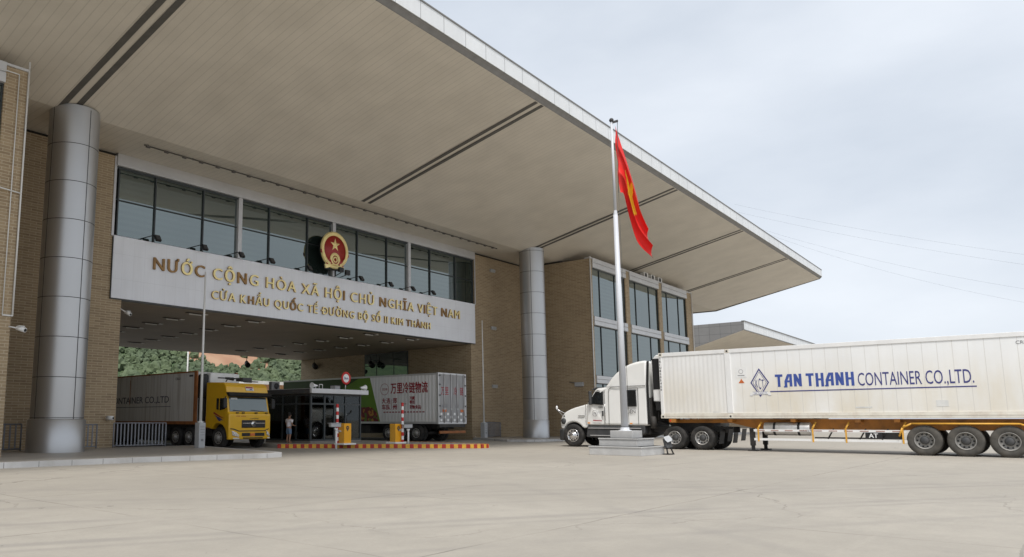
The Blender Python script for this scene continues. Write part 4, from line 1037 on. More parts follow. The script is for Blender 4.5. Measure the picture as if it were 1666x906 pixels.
# refrigeration unit on the nose
ru = MB(); ru.prism([(CX0 + .2, 15.3, 2.3), (CX0 + .2, 15.85, 2.35), (CX0 + .2, 15.9, 4.4), (CX0 + .2, 15.65, 4.68), (CX0 + .2, 15.3, 4.7)], (CX1 - CX0 - .4, 0, 0)); ro_ = build('refrigeration_unit', ru, 'white_plain', ct, bevel=.05)
rs = MB(); rs.box((CX0 + .185, 15.42, 2.95), (CX0 + .199, 15.83, 4.5)); build('side_grille', rs, 'black', ro_, bevel=.005)
rs = MB(); rs.box((CX0 + .12, 15.42, 1.9), (CX0 + .6, 15.7, 2.3)); build('control_box', rs, 'black', ct)
m = MB()
for i, chs in enumerate('TRIU8205460'[:11]):
    text_mb(chs, (CX0 - .012, 15.37, 4.42 - i * .155), (0, -1, 0), (0, 0, 1), .10, mb=m, depth=.004, bold=.02)
build('lettering', m, 'text_dark', ct)
for a, b in ((CX0 + .12, TXC - .01), (TXC + .01, CX1 - .12)):
    m = MB(); m.box((a, -2.56, CZ0 + .15), (b, -2.501, CZ1 - .12)); d = build('rear_door', m, 'white_plain', ct, bevel=.01)
    for x in (a + .35, b - .35):
        m = MB(); m.cyl((x, -2.6, CZ0 + .05), (x, -2.6, CZ1 - .05), .028, n=8); build('lock_rod', m, 'alu', d)
# company name: heavy rounded letters drawn from strokes, then thin lettering
TXF = CX0 + .022        # just outside the box skin (skin at CX0+.03)
def stroke_letters(word, y0, zb, h, wl, gap, th, mb):
    def seg(a, b, y, w_, t0=th):
        (u0, v0), (u1, v1) = a, b
        d = Vector((u1 - u0, v1 - v0)); ln = d.length; d.normalize(); n_ = Vector((-d.y, d.x)) * t0 / 2
        pts = [(u0 + n_.x, v0 + n_.y), (u1 + n_.x, v1 + n_.y), (u1 - n_.x, v1 - n_.y), (u0 - n_.x, v0 - n_.y)]
        st[0] += 1
        mb.prism([(TXF + .0004 * (st[0] % 7), y - p[0], zb + p[1]) for p in pts], (.006, 0, 0))
    st = [0]; y = y0
    for c in word:
        if c == ' ': y -= gap * 3.2; continue
        W = wl; t2 = th / 2
        if c == 'T':
            seg((0, h - t2), (W, h - t2), y, W); seg((W / 2, 0), (W / 2, h - t2), y, W)
        elif c == 'A':
            seg((t2, 0 - th * .35), (t2, h * .45), y, W); seg((t2, h * .42), (W * .52, h - t2), y, W); seg((W * .4, h - t2), (W, h - t2), y, W); seg((W - t2, 0), (W - t2, h), y, W); seg((t2, h * .42), (W - t2, h * .42), y, W, th * .8)
            seg((-th * .25, -th * .2), (t2, th * .4), y, W, th * .6)
        elif c == 'N':
            seg((t2, 0), (t2, h), y, W); seg((W - t2, 0), (W - t2, h), y, W); seg((t2 * 1.2, h - t2), (W - t2 * 1.2, t2), y, W, th * 1.1)
        elif c == 'H':
            seg((t2, -th * .3), (t2, h), y, W); seg((W - t2, -th * .3), (W - t2, h), y, W); seg((0, h * .5), (W, h * .5), y, W, th * .8)
        y -= W + gap
    return y
lm = MB()
stroke_letters('TAN', 10.08, 2.90, .56, .315, .07, .108, lm)
stroke_letters('THANH', 8.82, 2.90, .56, .313, .07, .108, lm)
build('lettering', lm, 'text_blue', ct)
m = text_mb('CONTAINER CO.,LTD.', (TXF, 6.84, 2.86), (0, -1, 0), (0, 0, 1), .55, depth=.006, fit=3.92, bold=.0); build('lettering', m, 'text_navy', ct)
m = MB(); m.prism([(TXF, 10.32, 2.675), (TXF, 2.86, 2.70), (TXF, 2.86, 2.745), (TXF, 10.32, 2.72)], (.006, 0, 0)); build('underline', m, 'text_navy', ct)
# diamond mark
dmk = MB(); dc = (10.74, 3.12)
def dia(hw, hh): return [(dc[0] - hw, dc[1] - .0), (dc[0], dc[1] + hh), (dc[0] + hw, dc[1]), (dc[0], dc[1] - hh)]
def frame_poly(o, i, x, mb):
    n = len(o); vs = [(x, y, z) for y, z in o] + [(x, y, z) for y, z in i] + [(x + .006, y, z) for y, z in o] + [(x + .006, y, z) for y, z in i]
    fs = [(k_, (k_ + 1) % n, n + (k_ + 1) % n, n + k_) for k_ in range(n)] + [(k_, 2 * n + k_, 2 * n + (k_ + 1) % n, (k_ + 1) % n) for k_ in range(n)]
    mb.add(vs, fs)
frame_poly(dia(.40, .66), dia(.345, .57), TXF, dmk); frame_poly(dia(.30, .50), dia(.285, .475), TXF + .001, dmk)
for chs, y in (('K', 10.92), ('C', 10.79), ('T', 10.66)): text_mb(chs, (TXF - .001, y, 2.90 if chs != 'C' else 2.82), (0, -1, 0), (0, 0, 1), .36 if chs != 'C' else .5, mb=dmk, depth=.006, fit=.10)
build('diamond_mark', dmk, 'text_navy', ct)
rbm = MB(); rbm.box((TXF - .004, 10.40, 2.58), (TXF + .004, 11.08, 2.70)); rbm.box((TXF - .001, 10.30, 2.53), (TXF + .006, 10.42, 2.66)); rbm.box((TXF - .001, 11.06, 2.53), (TXF + .006, 11.18, 2.66)); rbn = build('ribbon_mark', rbm, 'white_plain', ct)
m = text_mb('TAN THANH CO', (TXF - .006, 11.03, 2.605), (0, -1, 0), (0, 0, 1), .07, depth=.002, fit=.58)
for a, b in (((11.08, 2.575), (10.40, 2.582)), ((11.08, 2.698), (10.40, 2.705)), ((11.2, 2.525), (11.06, 2.532)), ((10.42, 2.525), (10.28, 2.532))): m.box((TXF - .0055, a[0], a[1]), (TXF - .003, b[0], b[1]))
build('outline', m, 'text_navy', rbn)
m = MB(); m.box((TXF, 11.28, 3.38), (TXF + .006, 11.78, 3.86)); build('label_panel', m, 'white_plain', ct)
m = MB(); m.lathe((TXF - .004, 11.53, 3.66), 'x', [(.10, .003), (.10, 0), (.085, 0), (.085, .003)], 18); m.box((TXF - .004, 11.38, 3.46), (TXF - .001, 11.68, 3.49)); build('label_print', m, 'text_grey', ct)
m = MB(); m.prism([(TXF, 11.66, 3.12), (TXF, 11.40, 3.12), (TXF, 11.53, 3.32)], (.006, 0, 0)); build('warning_triangle', m, 'sticker_orange', ct)
m = text_mb('CRLU', (TXF, 1.55, 4.28), (0, -1, 0), (0, 0, 1), .13, depth=.006); build('lettering', m, 'text_grey', ct)
for y0, y1, z0, z1 in ((7.0, 6.4, 1.92, 1.98), (4.2, 3.8, 1.95, 2.2), (12.9, 12.6, 1.78, 1.81)):
    m = MB(); m.box((TXF, y0, z0), (TXF + .006, y1, z1)); build('patch', m, 'paper', ct)
# trailer
tl = thing('skeletal_trailer', 'orange container trailer with white side guard rails under the white container', 'trailer', (38.65, 6, 0))
m = MB()
for x in (CX0 + .75, CX1 - .95): quadX(m, x, [(15.0, 1.28), (15.0, 1.46), (-2.4, 1.46), (-2.4, 1.0), (11.2, 1.0), (12.3, 1.28)], .16)
for y in (12.2, 9.5, 7.0, 5.6, 1.2, -1.8, 15.0): m.box((CX0 + .15, y - .1, 1.32), (CX1 - .15, y + .1, 1.462))
build('frame', m, 'orange_frame', tl)
m = MB(); m.box((CX0 - .02, 14.7, 1.30), (CX0 + .2, 15.0, 1.48)); build('twist_lock', m, 'orange_frame', tl)
m = MB(); m.box((CX0 - .03, 14.92, 1.34), (CX0 - .02, 14.98, 1.44)); build('side_lamp', m, 'lamp_red', tl)
m = MB(); m.cyl((CX0 + .4, 10.75, 1.02), (CX0 + .4, 8.85, 1.02), .29, n=24); tk = build('fuel_tank', m, 'rim_steel', tl, bevel=.03)
for y in (10.3, 9.3):
    m = MB(); m.lathe((CX0 + .4, y, 1.02), 'y', [(.295, -.05), (.295, .05)], 24); build('tank_strap', m, 'black', tk)
m = MB(); m.box((CX0 + .07, 5.3, .90), (CX0 + .11, 11.15, 1.0)); m.box((CX0 + .07, 5.15, .50), (CX0 + .11, 11.15, .60)); build('side_guard', m, 'white_plain', tl)
rfx = MB()
for i in range(10):
    y = 11.0 - i * .58; rfx.box((CX0 + .062, y - .32, .93), (CX0 + .0695, y, .97))
build('reflective_tape', rfx, 'tape', tl)
for y in (10.95, 8.72, 7.45, 5.42):
    m = MB(); m.box((CX0 + .03, y - .03, .45), (CX0 + .065, y + .03, 1.08)); m.tube([(CX0 + .05, y, 1.05), (CX0 + .25, y - .1, 1.32)], .04, 6); build('bracket', m, 'rail_yellow', tl)
for x in (CX0 + .35, CX1 - .5):
    m = MB(); m.box((x, 11.22, .25), (x + .16, 11.42, 1.05)); m.box((x + .03, 11.25, .06), (x + .13, 11.39, .26)); m.prism([(x - .1, 11.12, .0), (x + .26, 11.12, .0), (x + .26, 11.52, .0), (x - .1, 11.52, .0)], (0, 0, .06)); build('landing_leg', m, 'chassis', tl)
m = MB(); m.box((CX0 + .25, 5.6, .62), (CX0 + .28, 8.7, .68)); m.box((CX0 + .3, 5.5, .62), (CX0 + .5, 6.6, .95))
for y in (8.2, 7.0, 6.2): m.tube([(CX0 + .3, y, .6), (CX0 + .3, y - .25, 1.05)], .03, 6)
build('spare_carrier', m, 'chassis', tl)
m = MB(); m.box((CX0 + .055, 6.15, .64), (CX0 + .068, 6.75, .90)); pl = build('plate', m, 'black', tl)
m = text_mb('AT', (CX0 + .05, 6.62, .68), (0, -1, 0), (0, 0, 1), .18, depth=.004, bold=.02); build('lettering', m, 'text_white', pl)
m = text_mb('51R-210.78', (CX0 + .06, 9.2, .915), (0, -1, 0), (0, 0, 1), .07, depth=.004); build('lettering', m, 'text_dark', tl)
for x in (CX0 + .02, CX1 - .06):
    m = MB(); m.tube([(x, 5.55, .75), (x, 5.42, 1.10), (x, 5.1, 1.27), (x, 1.7, 1.27), (x, 1.3, 1.08), (x, 1.2, .75)], .035, 8); build('mudguard_rail', m, 'rail_yellow', tl)
for y in (4.72, 3.39, 2.06): axle(tl, CX0 + .04, CX1 - .04, y, .60, .32, 'dusty', True)
m = MB()
for y in (4.72, 3.39, 2.06): m.cyl((CX0 + .5, y, .6), (CX1 - .5, y, .6), .1, n=10); m.box((CX0 + .62, y - .4, .75), (CX0 + .74, y + .4, .95)); m.box((CX1 - .74, y - .4, .75), (CX1 - .62, y + .4, .95))
build('axle', m, 'chassis', tl)

# ------------------------------------------------------------------ yellow cab-over truck
YX0, YX1 = 22.58, 25.2; YC = (YX0 + YX1) / 2; YY = 31.0
yt = thing('yellow_truck', 'yellow cab over truck with black visor coming out of the passage', 'truck', (YC, 32, 0))
cabm = MB()
poly = [(YY + .02, .46), (YY, .95), (YY + .0, 1.72), (YY + .10, 1.78), (YY + .30, 2.62), (YY + .22, 2.74), (YY + .34, 3.12), (YY + .55, 3.28), (33.0, 3.34), (33.0, 1.05), (32.62, 1.0)] + arc(31.9, .56, .70, 35, 165, 10) + [(31.2, .6), (31.18, .46)]
quadX(cabm, YX0, poly, YX1 - YX0); yc = build('cab', cabm, 'yellow_paint', yt, bevel=.08, seg=3, smooth=True)
m = MB(); quadX(m, YX0 + .3, arc(31.9, .56, .72, 0, 180, 12), YX1 - YX0 - .6); build('wheel_arch', m, 'black', yt)
def fy(z):
    return YY + .10 + .2 * (z - 1.78) / .84
ws = MB(); ws.prism([(YX0 + .12, fy(1.84) - .025, 1.84), (YX1 - .12, fy(1.84) - .025, 1.84), (YX1 - .15, fy(2.56) - .025, 2.56), (YX0 + .15, fy(2.56) - .025, 2.56)], (0, .02, 0)); wso = build('windscreen', ws, 'windscreen', yt, bevel=.01)
m = MB(); m.prism([(YX0 + .3, fy(1.9) - .04, 1.88), (YX0 + .32, fy(1.9) - .04, 1.92), (YX0 + 1.05, fy(1.9) - .04, 1.86), (YX0 + 1.05, fy(1.9) - .04, 1.84)], (0, .008, 0)); m.prism([(YC + .1, fy(1.9) - .04, 1.9), (YC + .1, fy(1.9) - .04, 1.93), (YC + .95, fy(1.9) - .04, 1.86), (YC + .95, fy(1.9) - .04, 1.84)], (0, .008, 0)); build('wiper', m, 'black', wso)
m = MB(); m.prism([(YX0 + .25, fy(2.45) - .032, 2.44), (YX0 + .65, fy(2.45) - .032, 2.44), (YX0 + .65, fy(2.52) - .03, 2.52), (YX0 + .25, fy(2.52) - .03, 2.52)], (0, .004, 0)); build('sticker', m, 'paper', wso)
ap = MB(); 
for x in (YX0 + .45, YX0 + .8, YC + .3, YX1 - .35): ap.box((x, YY - .03, 1.75), (x + .14, YY + .05, 1.80))
build('wiper_cowl', ap, 'black', yt)
vz = MB(); vz.prism([(YX0 - .02, YY + .08, 2.56), (YX0 - .02, YY - .06, 2.64), (YX0 - .02, YY + .12, 2.80), (YX0 - .02, YY + .3, 2.78)], (YX1 - YX0 + .04, 0, 0)); build('sun_visor', vz, 'black', yt, bevel=.02)
m = MB(); m.box((YX0 + .78, YY - .035, 1.03), (YX1 - .36, YY + .02, 1.42)); gro = build('grille', m, 'black', yt, bevel=.03)
m = MB(); m.box((YX0 + .82, YY - .045, 1.25), (YX1 - .40, YY - .036, 1.275)); build('chrome_bar', m, 'chrome', gro)
m = MB(); m.lathe((YC + .18, YY - .05, 1.23), 'y', [(.15, .012), (.15, -.015), (.0, -.03)], 20); bd = build('badge', m, 'chrome', gro)
m = MB(); m.lathe((YC + .21, YY - .085, 1.21), 'y', [(.075, .02), (.075, -.002), (.03, -.004), (.03, .02)], 14); build('badge_swirl', m, 'dark_plastic', bd)
m = MB(); m.prism([(YX0 + .1, YY - .012, 1.02), (YX0 + .32, YY - .012, 1.0), (YX0 + .62, YY - .012, .90), (YX1 - .4, YY - .012, .90), (YX1 - .12, YY - .012, 1.0), (YX1 - .12, YY - .012, .955), (YX1 - .4, YY - .012, .855), (YX0 + .6, YY - .012, .855), (YX0 + .3, YY - .012, .95), (YX0 + .1, YY - .012, .97)], (0, .03, 0)); build('panel_gap', m, 'black', yc)
m = MB(); m.box((YX0 + .82, YY - .02, .62), (YX0 + 1.3, YY + .03, .78)); m.box((YX0 + 1.62, YY - .02, .62), (YX1 - .4, YY + .03, .78)); m.box((YX0 + .9, YY - .018, .50), (YX1 - .5, YY + .03, .555)); build('intake', m, 'black', yt)
m = MB(); m.box((YX0 + 1.33, YY - .03, .63), (YX0 + 1.6, YY + .02, .76)); pl = build('number_plate', m, 'sticker_orange', yt)
for a, b in ((YX0 + .18, YX0 + .66), (YX1 - .3, YX1 - .03)):
    m = MB(); m.prism([(a, YY - .02, .90), (a + (b - a) * .55, YY - .02, .82), (b, YY - .02, .66), (b - (b - a) * .1, YY - .02, .58), (a + .05, YY - .02, .66)], (0, .05, 0)); h = build('headlight', m, 'chrome', yt, bevel=.02)
    m = MB(); m.ball((a + (b - a) * .35, YY - .02, .74), .06, 8, 0, (1, .4, 1)); build('lens', m, 'paper', h)
    m = MB(); m.box((a + .1, YY - .022, .49), (b - .02, YY + .03, .55)); build('fog_lamp', m, 'diffuser', yt)
# roof badge
m = MB(); m.prism([(YC - .10, YY + .24, 2.90), (YC + .38, YY + .24, 2.90), (YC + .34, YY + .30, 3.1), (YC - .14, YY + .30, 3.1)], (0, .03, 0)); bd = build('roof_badge', m, 'paper', yt)
m = MB(); m.prism([(YC - .12, YY + .27, 3.02), (YC + .33, YY + .27, 3.02), (YC + .31, YY + .292, 3.09), (YC - .12, YY + .292, 3.09)], (0, .02, 0)); build('badge_print', m, 'text_red', bd)
m = MB(); m.prism([(YC + .05, YY + .238, 2.93), (YC + .33, YY + .238, 2.93), (YC + .2, YY + .262, 3.0)], (0, .02, 0)); build('badge_print', m, 'text_navy', bd)
# little writing above the grille
m = text_mb('DONGFENG', (YC - .02, YY - .006, 1.47), (1, 0, 0), (0, 0, 1), .05, depth=.006, fit=.55); build('lettering', m, 'text_dark', yc)
m = text_mb('X0 450', (YX0 + .42, YY - .006, 1.58), (1, 0, 0), (0, 0, 1), .06, depth=.006, fit=.6); build('lettering', m, 'text_red', yc)
# side windows, door graphics
def ysd(name, pts, mt, par, out=.012): 
    q = MB(); quadX(q, YX0 - out, pts, .014); return build(name, q, mt, par)
dd = ysd('door', [(31.28, 1.1), (31.26, 2.0), (31.42, 2.56), (32.15, 2.56), (32.15, 1.3), (31.9, 1.3), (31.5, 1.2)], 'yellow_paint', yt, .006)
ysd('window', [(31.34, 1.96), (31.44, 2.50), (31.78, 2.50), (31.78, 1.9)], 'truck_glass', dd, .016)
ysd('window', [(31.86, 1.92), (31.86, 2.50), (32.06, 2.50), (32.06, 1.95)], 'truck_glass', dd, .016)
for pts, mt in (([(32.3, 1.75), (31.7, 1.55), (31.35, 1.50), (31.75, 1.62), (32.25, 1.82)], 'text_red'), ([(32.2, 1.66), (31.8, 1.42), (31.45, 1.40), (31.75, 1.54)], 'text_navy'), ([(32.0, 1.52), (31.8, 1.36), (31.62, 1.36), (31.8, 1.46)], 'text_navy')):
    ysd('stripe', pts, mt, dd, .02)
for s_ in (-1, 1):
    xx = YC + s_ * (1.31 + .2)
    m = MB(); m.box((xx - .12, YY + .02, 2.0), (xx + .1, YY + .14, 2.5)); mo = build('mirror', m, 'black', yt, bevel=.04)
    m = MB(); m.tube([(xx, YY + .1, 2.48), (YC + s_ * 1.3, YY + .3, 2.6)], .02, 6); build('bracket', m, 'black', mo)
m = MB(); m.tube([(YX0 + .4, 31.9, 3.34), (YX0 + .45, 31.8, 3.5)], .03, 6); m.cyl((YX0 + .3, 31.8, 3.52), (YX0 + .75, 31.75, 3.48), .05, .09, 8); m.cyl((YX0 + 1.6, 32.0, 3.4), (YX0 + 2.1, 32.0, 3.4), .05, n=8); build('air_horn', m, 'black', yt)
m = MB(); m.box((YC + .15, 31.9, 3.42), (YC + .75, 32.5, 3.6)); m.box((YX0 + 1.2, 31.7, 3.36), (YX0 + 2.3, 31.74, 3.42)); build('roof_unit', m, 'dark_plastic', yt, bevel=.04)
m = MB()
for x in (YC - .42, YC + .42): m.box((x - .06, 31.3, .72), (x + .06, 47, .98))
m.box((YX0 + .5, 33.1, .6), (YX1 - .5, 34, 1.15)); m.box((YX0 + .15, 36.7, .45), (YX0 + .3, 43.3, 1.12)); m.box((YX0 + .4, 36.6, .3), (YX1 - .4, 43.4, 1.198)); m.box((YX0 + .25, 33.9, .98), (YX1 - .25, 47.2, 1.197))  # low boxes added to darken the see-through space under the container
for y in (34.5, 35.75, 44.2, 45.4, 46.6): m.cyl((YX0 + .4, y, .55), (YX1 - .4, y, .55), .1, n=8)
build('chassis', m, 'chassis', yt)
m = MB(); m.box((YX0 + .06, 32.95, 1.0), (YX1 - .06, 33.1, 1.6)); m.tube([(YX0 + .1, 33.02, 1.75), (YX1 - .1, 33.02, 1.75)], .03, 6); build('rear_bumper', m, 'rust_orange', yt)
wheel(yt, YX0 + .03, 31.9, .54, .3, 'dark', -1); wheel(yt, YX1 - .03, 31.9, .54, .3, 'dark', 1)
for y in (34.5, 35.75): axle(yt, YX0 + .03, YX1 - .03, y, .54, .28, 'dark', True)
for y in (44.2, 45.4, 46.6): axle(yt, YX0 + .03, YX1 - .03, y, .54, .28, 'dark', True)

c2 = thing('shipping_container', 'grimy grey container with faded lettering and rusty orange posts behind the yellow cab', 'shipping container', (YC, 41, 1.2))
m = MB(); m.box((YX0 + .02, 34.0, 1.32), (YX1 - .02, 47.4, 3.93)); build('box', m, 'box_grey', c2)
for x in (YX0, YX1 - .1):
    m = MB(); m.box((x, 33.9, 1.2), (x + .1, 34.12, 3.98)); build('corner_post', m, 'rust_orange', c2)
m = MB(); m.box((YX0, 34.12, 1.2), (YX0 + .1, 47.4, 1.36)); m.box((YX1 - .1, 34.12, 1.2), (YX1, 47.4, 1.36)); m.box((YX0 - .002, 34.12, 3.90), (YX0 + .1, 47.4, 3.97)); m.box((YX0 + .1, 33.95, 1.2), (YX1 - .1, 47.4, 1.3)); build('rail', m, 'rust_orange', c2)
m = MB(); m.box((YX0 + .55, 33.45, 2.7), (YX1 - .2, 33.99, 3.88)); fu = build('refrigeration_unit', m, 'white_plain', c2, bevel=.08, seg=3)
m = MB(); m.box((YX0 + .12, 33.55, 2.5), (YX0 + .54, 33.99, 3.8)); build('compressor_cover', m, 'black', fu, bevel=.1, seg=3)
m = MB(); m.box((YX0 + 1.0, 33.43, 3.6), (YX0 + 2.2, 33.449, 3.66)); build('label_strip', m, 'black', fu)
m = MB(); m.box((YX0 + .2, 33.6, 1.35), (YX1 - .2, 33.99, 2.5)); build('machinery', m, 'chassis', fu)
m = text_mb('TAN THANH CONTAINER CO.,LTD', (YX0 + .014, 47.0, 2.36), (0, -1, 0), (0, 0, 1), .36, depth=.006, fit=10.5, bold=.01); m.box((YX0 + .014, 36.3, 2.13), (YX0 + .021, 47.0, 2.16)); build('lettering', m, 'text_faded', c2)
m = text_mb('CRLU', (YX0 + .014, 35.9, 3.55), (0, -1, 0), (0, 0, 1), .13, depth=.006); m.box((YX0 + .014, 34.25, 3.68), (YX0 + .02, 34.6, 3.78)); build('lettering', m, 'text_dark', c2)
m = MB()
for y in (40.6, 43.0): m.box((YX0 + .012, y, 2.3), (YX0 + .021, y + .05, 3.7))
build('rust_streak', m, 'rust_orange', c2)

# ------------------------------------------------------------------ white and green truck going in
GX0, GX1, GY = 39.2, 42.22, 31.0
gt_ = thing('box_trailer', 'silver and green box trailer with red Chinese lettering entering the passage', 'trailer', ((GX0 + GX1) / 2, 38, 0))
Z0, Z1 = 1.24, 4.5
bt, bb_ = 37.25, 36.2           # slanted boundary, top and bottom
m = MB(); quadX(m, GX0, [(GY + .05, Z0), (GY + .05, Z1), (bt, Z1), (bb_, Z0)], GX1 - GX0); bxo = build('box', m, 'box_silver', gt_)
m = MB(); quadX(m, GX0 - .001, [(bt, Z1), (46.7, Z1), (46.7, Z0), (bb_, Z0)], GX1 - GX0 + .002); gb = build('front_section', m, 'box_green', gt_)
m = MB(); quadX(m, GX0 - .008, [(46.7, 3.3), (46.7, Z1 - .05), (38.2, Z1 - .05), (40.5, 3.5)], .006); build('painted_panel', m, 'box_green_dark', gb)
m = MB(); quadX(m, GX0 - .012, [(38.6, Z0 + .05), (36.35, Z0 + .05), (36.6, 2.1), (37.2, 2.35), (38.6, 2.3)], .008); build('fruit_print', m, 'fruit_print', gb)
m = MB(); quadX(m, GX0 - .014, [(45.5, 2.6), (38.9, 2.9), (38.9, 3.2), (45.5, 3.0)], .008); build('fruit_print', m, 'fruit_print', gb)
m = MB(); m.box((GX0 - .02, GY + .1, Z1 - .1), (GX0 + .05, 46.7, Z1 + .02)); m.box((GX0 - .02, GY + .1, Z0 - .06), (GX0 + .05, 46.7, Z0 + .08)); build('rail', m, 'alu', gt_)
m = MB(); m.box((GX0 - .03, GY, Z0 - .08), (GX0 + .1, GY + .16, Z1 + .04)); m.box((GX1 - .1, GY, Z0 - .08), (GX1 + .03, GY + .16, Z1 + .04)); m.box((GX0 + .1, GY, Z1 - .08), (GX1 - .1, GY + .16, Z1 + .04)); m.box((GX0 + .1, GY, Z0 - .08), (GX1 - .1, GY + .16, Z0 + .06)); build('rear_frame', m, 'alu', gt_, bevel=.015)
xm = (GX0 + GX1) / 2
for a, b in ((GX0 + .11, xm - .01), (xm + .01, GX1 - .11)):
    m = MB(); m.box((a, GY - .005, Z0 + .07), (b, GY + .04, Z1 - .09)); d = build('rear_door', m, 'door_dirty', gt_, bevel=.01)
    m = MB()
    for x in (a + .45, b - .2): m.cyl((x, GY - .04, Z0), (x, GY - .04, Z1 - .02), .028, n=8); m.box((x - .08, GY - .06, 2.1), (x + .08, GY - .03, 2.2))
    build('lock_rod', m, 'alu', d)
    m = MB()
    for z in (1.6, 2.3, 3.0, 3.7, 4.3): m.box((a - .06 if a < xm - 1 else b - .06, GY - .03, z), (a + .08 if a < xm - 1 else b + .06, GY - .006, z + .1))
    build('hinge', m, 'dark_plastic', d)
lr = MB(); text_mb('万里', (39.45, GY - .012, 3.12), (1, 0, 0), (0, 0, 1), .42, mb=lr, depth=.006, fit=.80, bold=.008); text_mb('冷', (40.82, GY - .012, 3.12), (1, 0, 0), (0, 0, 1), .42, mb=lr, depth=.006, fit=.36, bold=.008); text_mb('链', (41.52, GY - .012, 3.12), (1, 0, 0), (0, 0, 1), .42, mb=lr, depth=.006, fit=.4, bold=.008)
build('lettering', lr, 'text_red', gt_)
lr = MB(); text_mb('A 30', (39.5, GY - .012, 2.24), (1, 0, 0), (0, 0, 1), .22, mb=lr, depth=.006); text_mb('E 8', (41.0, GY - .012, 2.24), (1, 0, 0), (0, 0, 1), .22, mb=lr, depth=.006); build('lettering', lr, 'text_grey', gt_)
for x in (39.6, 41.55):
    m = MB(); m.box((x, GY - .02, 1.95), (x + .4, GY - .006, 2.12)); build('reflector_or_lit_face', m, 'sticker_orange', gt_)
m = MB()
for i in range(8):
    for j in range(3):
        if (i + j) % 2 == 0: m.box((GX0 + .15 + i * .36, GY - .018, Z0 + .1 + j * .2), (GX0 + .15 + i * .36 + .2, GY - .006, Z0 + .1 + j * .2 + .16))
build('reflector_patch', m, 'white_plain', gt_)
lr = MB(); text_mb('万里冷链物流', (GX0 - .01, 35.22, 3.30), (0, -1, 0), (0, 0, 1), .56, mb=lr, depth=.006, fit=3.3, bold=.025); build('lettering', lr, 'text_red', gt_)
lr = MB()
for s, y, z, h, f in (('大', 36.05, 2.60, .28, .36), ('连', 35.62, 2.60, .28, .36), ('车', 36.05, 2.16, .28, .36), ('队', 35.62, 2.16, .28, .36), ('郑', 35.02, 2.60, .28, .36), ('州', 35.02, 2.16, .28, .36), ('冷藏', 33.5, 2.80, .19, .44), ('零担', 33.5, 2.52, .19, .44), ('货物(食品)', 33.5, 2.2, .19, 1.0)):
    text_mb(s, (GX0 - .01, y, z), (0, -1, 0), (0, 0, 1), h, mb=lr, depth=.006, fit=f, bold=.03)
lr.box((GX0 - .01, 35.16, 2.15), (GX0 - .004, 35.19, 2.85)); lr.box((GX0 - .01, 33.8, 2.5), (GX0 - .004, 34.3, 2.53))
for i in range(14): lr.box((GX0 - .01, 32.2 + i * .27, 1.93), (GX0 - .004, 32.2 + i * .27 + .19, 2.0))
build('lettering', lr, 'text_red', gt_)
lr = MB(); lr.lathe((GX0 - .008, 35.8, 3.55), 'x', [(.40, .004), (.40, 0), (.375, 0), (.375, .004)], 30); text_mb('万里冷链', (GX0 - .01, 36.05, 3.48), (0, -1, 0), (0, 0, 1), .13, mb=lr, depth=.006, fit=.52); build('round_mark', lr, 'text_red', gt_)
m = MB()
for x in (xm - .45, xm + .45): m.box((x - .07, GY + .3, .85), (x + .07, 46, 1.16))
for y in (33.0, 34.25, 35.5): m.cyl((GX0 + .4, y, .55), (GX1 - .4, y, .55), .11, n=8)
m.box((GX0 + .35, 37.5, .5), (GX1 - .35, 40, 1.1)); m.box((GX0 + .12, GY + .02, .95), (GX1 - .12, GY + .18, 1.16)); m.box((GX0 + .6, 43.5, .1), (GX0 + .75, 43.7, 1.1)); m.box((GX1 - .75, 43.5, .1), (GX1 - .6, 43.7, 1.1))
build('chassis', m, 'chassis', gt_)
m = MB(); m.box((GX0 + .1, GY - .0, .55), (GX1 - .1, GY + .08, .72)); build('under_run_bar', m, 'rust_orange', gt_)
for y in (33.0, 34.25, 35.5): axle(gt_, GX0 + .04, GX1 - .04, y, .56, .3, 'dark', True)

# ------------------------------------------------------------------ island with striped kerb, booth, barriers
isl = [(25.45, 30.6), (25.16, 30.35), (28.75, 26.45), (31.6, 23.0), (32.0, 22.65), (32.55, 22.6), (32.9, 23.0), (33.4, 25), (33.9, 30), (35.4, 47), (27.2, 47)]
m = MB(); m.prism([(x, y, 0) for x, y in isl], (0, 0, .19)); tag(build('traffic_island', m, 'paving'), kind='structure')
ks = thing('striped_kerb', 'red and yellow painted kerb round the island in front of the booth', 'kerb', (29, 26, 0))
blocks = {0: MB(), 1: MB()}
path = [Vector((25.16, 30.35)), Vector((28.75, 26.45)), Vector((31.6, 23.0)), Vector((32.0, 22.65)), Vector((32.55, 22.6)), Vector((32.9, 23.0)), Vector((33.4, 25)), Vector((33.9, 30))]
acc = 0; st_len = .20; idx = 0
for a, b in zip(path[:-1], path[1:]):
    ln = (b - a).length; n_ = max(1, round(ln / st_len)); d = (b - a) / n_; u = d.normalized(); nr = Vector((u.y, -u.x))
    for i in range(n_):
        p = a + d * i; q = p + d
        o_ = -nr if nr.dot(Vector((30, 35)) - p) > 0 else nr
        poly = [(p.x, p.y), (q.x, q.y), (q.x + o_.x * .09, q.y + o_.y * .09), (p.x + o_.x * .09, p.y + o_.y * .09)]
        poly2 = [(p.x - o_.x * .14, p.y - o_.y * .14), (q.x - o_.x * .14, q.y - o_.y * .14), (q.x, q.y), (p.x, p.y)]
        blocks[idx % 2].prism([(x, y, .0) for x, y in poly], (0, 0, .20)); blocks[idx % 2].prism([(x, y, .15) for x, y in poly2], (0, 0, .053)); idx += 1
build('red_blocks', blocks[0], 'kerb_red', ks); build('yellow_blocks', blocks[1], 'kerb_yellow', ks)

